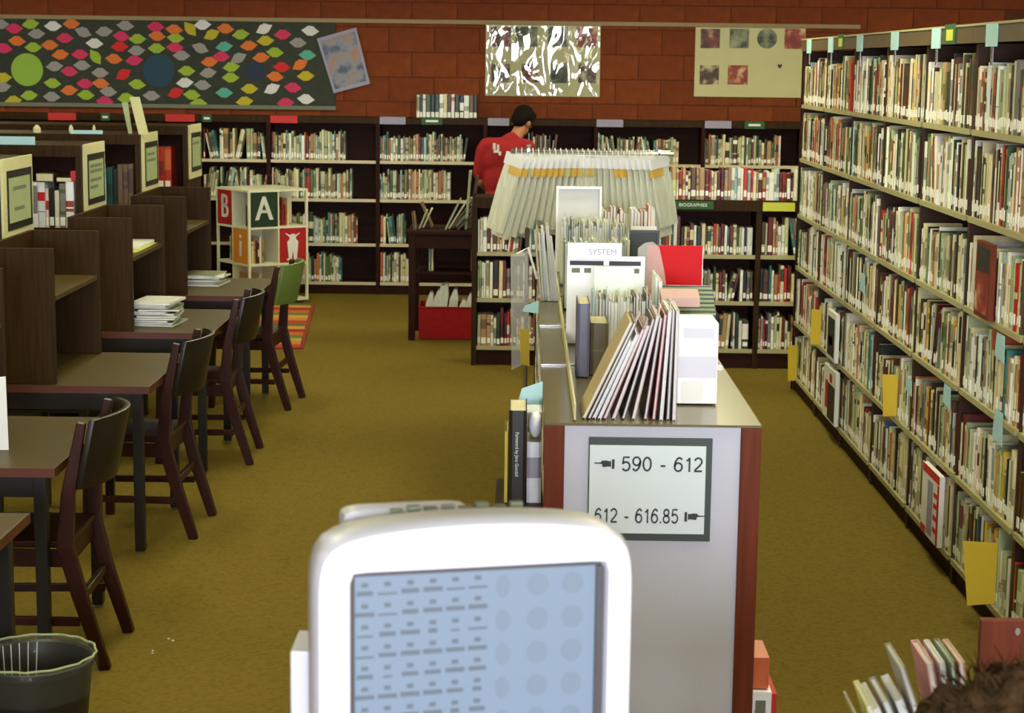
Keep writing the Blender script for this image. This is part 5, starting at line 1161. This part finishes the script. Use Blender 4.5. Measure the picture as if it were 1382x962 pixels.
for x in (0.44, 1.001): bx('end_board', 'wood_dark', tk2, x, x + 0.019, 3.0, 3.3, 0.06, 0.9)
for x in (0.45, 1.01):
    for y in (3.03, 3.27): MB().tube([(x - 0.012, y, 0.03), (x + 0.012, y, 0.03)], 0.03, 14).build('wheel', 'black', tk2)
GP = 'paperbacks on the book truck'
for (x, a, t, h, c, w) in ((0.632, -24, 0.004, 0.112, (206, 196, 150), 'thin tan'), (0.643, -18, 0.010, 0.128, (214, 214, 120), 'yellow edged'), (0.662, -24, 0.016, 0.125, (232, 230, 238), 'thick white'), (0.688, -24, 0.012, 0.14, (150, 150, 150), 'grey'), (0.706, -22, 0.014, 0.142, (224, 224, 230), 'pale'),
                           (0.727, -20, 0.010, 0.205, (168, 164, 146), 'tall grey'), (0.746, -12, 0.013, 0.204, (206, 130, 128), 'pink covered'), (0.762, -10, 0.009, 0.204, (228, 226, 230), 'tall white'), (0.774, -8, 0.008, 0.205, (120, 140, 110), 'green edged'), (0.785, -7, 0.010, 0.204, (216, 160, 130), 'peach')):
    slim('paperback', '%s paperback fanned out on the book truck' % w, 'book', (x, 3.08, 0.8656 + 0.001), R(a), t, h, 0.13, c, None, GP)

se = thing('person', 'seated person seen only by the top of fuzzy brown hair', 'person', (0.70, 2.52, 0))
sx, sy = 0.705, 2.52; V2 = lambda x, y, z: (sx + x, sy + y, z)
b = MB(); b.sphere(V2(0, -0.02, 0.50), (0.18, 0.14, 0.10)); b.sphere(V2(0, -0.03, 0.66), (0.155, 0.11, 0.17)); b.sphere(V2(0, -0.02, 0.82), (0.175, 0.11, 0.13)); b.capsule(V2(-0.15, -0.02, 0.88), V2(0.15, -0.02, 0.88), 0.06, 0.06)
b.capsule(V2(0, 0, 0.9), V2(0, 0.02, 1.02), 0.055, 0.052); b.sphere(V2(0, 0.02, 1.10), (0.075, 0.092, 0.11)); b.capsule(V2(0, 0.105, 1.10), V2(0, 0.122, 1.08), 0.01, 0.013, 8)
for s in (-1, 1):
    b.capsule(V2(0.09*s, 0.0, 0.49), V2(0.11*s, 0.36, 0.48), 0.085, 0.06); b.capsule(V2(0.11*s, 0.36, 0.48), V2(0.11*s, 0.36, 0.09), 0.056, 0.038); b.capsule(V2(0.11*s, 0.33, 0.045), V2(0.12*s, 0.45, 0.035), 0.04, 0.032)
    b.capsule(V2(0.18*s, -0.02, 0.86), V2(0.20*s, 0.02, 0.62), 0.05, 0.042); b.capsule(V2(0.20*s, 0.02, 0.62), V2(0.12*s, 0.24, 0.60), 0.04, 0.028); b.sphere(V2(0.10*s, 0.29, 0.60), (0.036, 0.045, 0.016))
    for k_, ln in enumerate((0.06, 0.07, 0.065, 0.05)): fx = 0.10*s - 0.027 + 0.018*k_; b.capsule(V2(fx, 0.325, 0.60), V2(fx, 0.325 + ln, 0.59), 0.0085, 0.007, 8)
    b.capsule(V2(0.10*s - 0.03*s, 0.28, 0.6), V2(0.10*s - 0.055*s, 0.32, 0.595), 0.01, 0.008, 8); b.sphere(V2(0.076*s, 0.015, 1.09), (0.01, 0.02, 0.03), 8, 6)
organic('body', b, 'skin', se, 0.011, 3)
q = MB(); q.sphere(V2(0, -0.03, 0.54), (0.195, 0.15, 0.12)); q.sphere(V2(0, -0.03, 0.66), (0.175, 0.13, 0.19)); q.sphere(V2(0, -0.02, 0.82), (0.195, 0.13, 0.14)); q.capsule(V2(-0.16, -0.02, 0.875), V2(0.16, -0.02, 0.875), 0.075, 0.075)
for s in (-1, 1): q.capsule(V2(0.18*s, -0.02, 0.86), V2(0.20*s, 0.02, 0.64), 0.066, 0.058)
organic('shirt', q, 'shirt_grey', se, 0.012, 3)
q = MB()
for s in (-1, 1): q.capsule(V2(0.09*s, 0.0, 0.49), V2(0.11*s, 0.36, 0.48), 0.10, 0.078); q.capsule(V2(0.11*s, 0.36, 0.48), V2(0.11*s, 0.36, 0.11), 0.074, 0.062)
organic('trousers', q, 'trousers', se, 0.012, 2)
q = MB(); r5 = random.Random(8); q.sphere(V2(0, -0.01, 1.125), (0.125, 0.125, 0.11))
for k in range(90):
    u = Vector((r5.gauss(0, 1), r5.gauss(0, 1) - 0.25, abs(r5.gauss(0, 1)) - 0.2)).normalized(); q.sphere(V2(u.x*0.128, -0.01 + u.y*0.128, 1.125 + u.z*0.108), r5.uniform(0.014, 0.028), 8, 6)
organic('hair', q, 'hair_brown', se, 0.006, 1)
st2 = MB(); r6 = random.Random(9)
for k in range(420):
    u = Vector((r6.gauss(0, 1), r6.gauss(0, 1) - 0.2, abs(r6.gauss(0, 1)) - 0.15)).normalized(); p0 = Vector(V2(u.x*0.13, -0.01 + u.y*0.13, 1.125 + u.z*0.11)); w = Vector((r6.uniform(-1, 1), r6.uniform(-1, 1), r6.uniform(-1, 1)))*0.018
    st2.tube([p0, p0 + u*0.018 + w*0.4, p0 + u*0.028 + w], [0.0016, 0.0012, 0.0005], 3)
tag(st2.build('hair_strands', 'hair_brown', se), kind='stuff')
so = thing('stool', 'small round stool under the seated person', 'stool', (sx, sy, 0))
MB().lathe([(0.16, 0.0), (0.165, 0.03), (0.15, 0.035)], 24, (sx, sy - 0.02, 0.345)).build('seat', 'black', so, smooth=True); MB().tube([(sx, sy - 0.02, 0.05), (sx, sy - 0.02, 0.344)], 0.03, 12).build('column', 'chrome', so); MB().lathe([(0.2, 0.0), (0.19, 0.025), (0.04, 0.049)], 24, (sx, sy - 0.02, 0)).build('base', 'black', so, smooth=True)
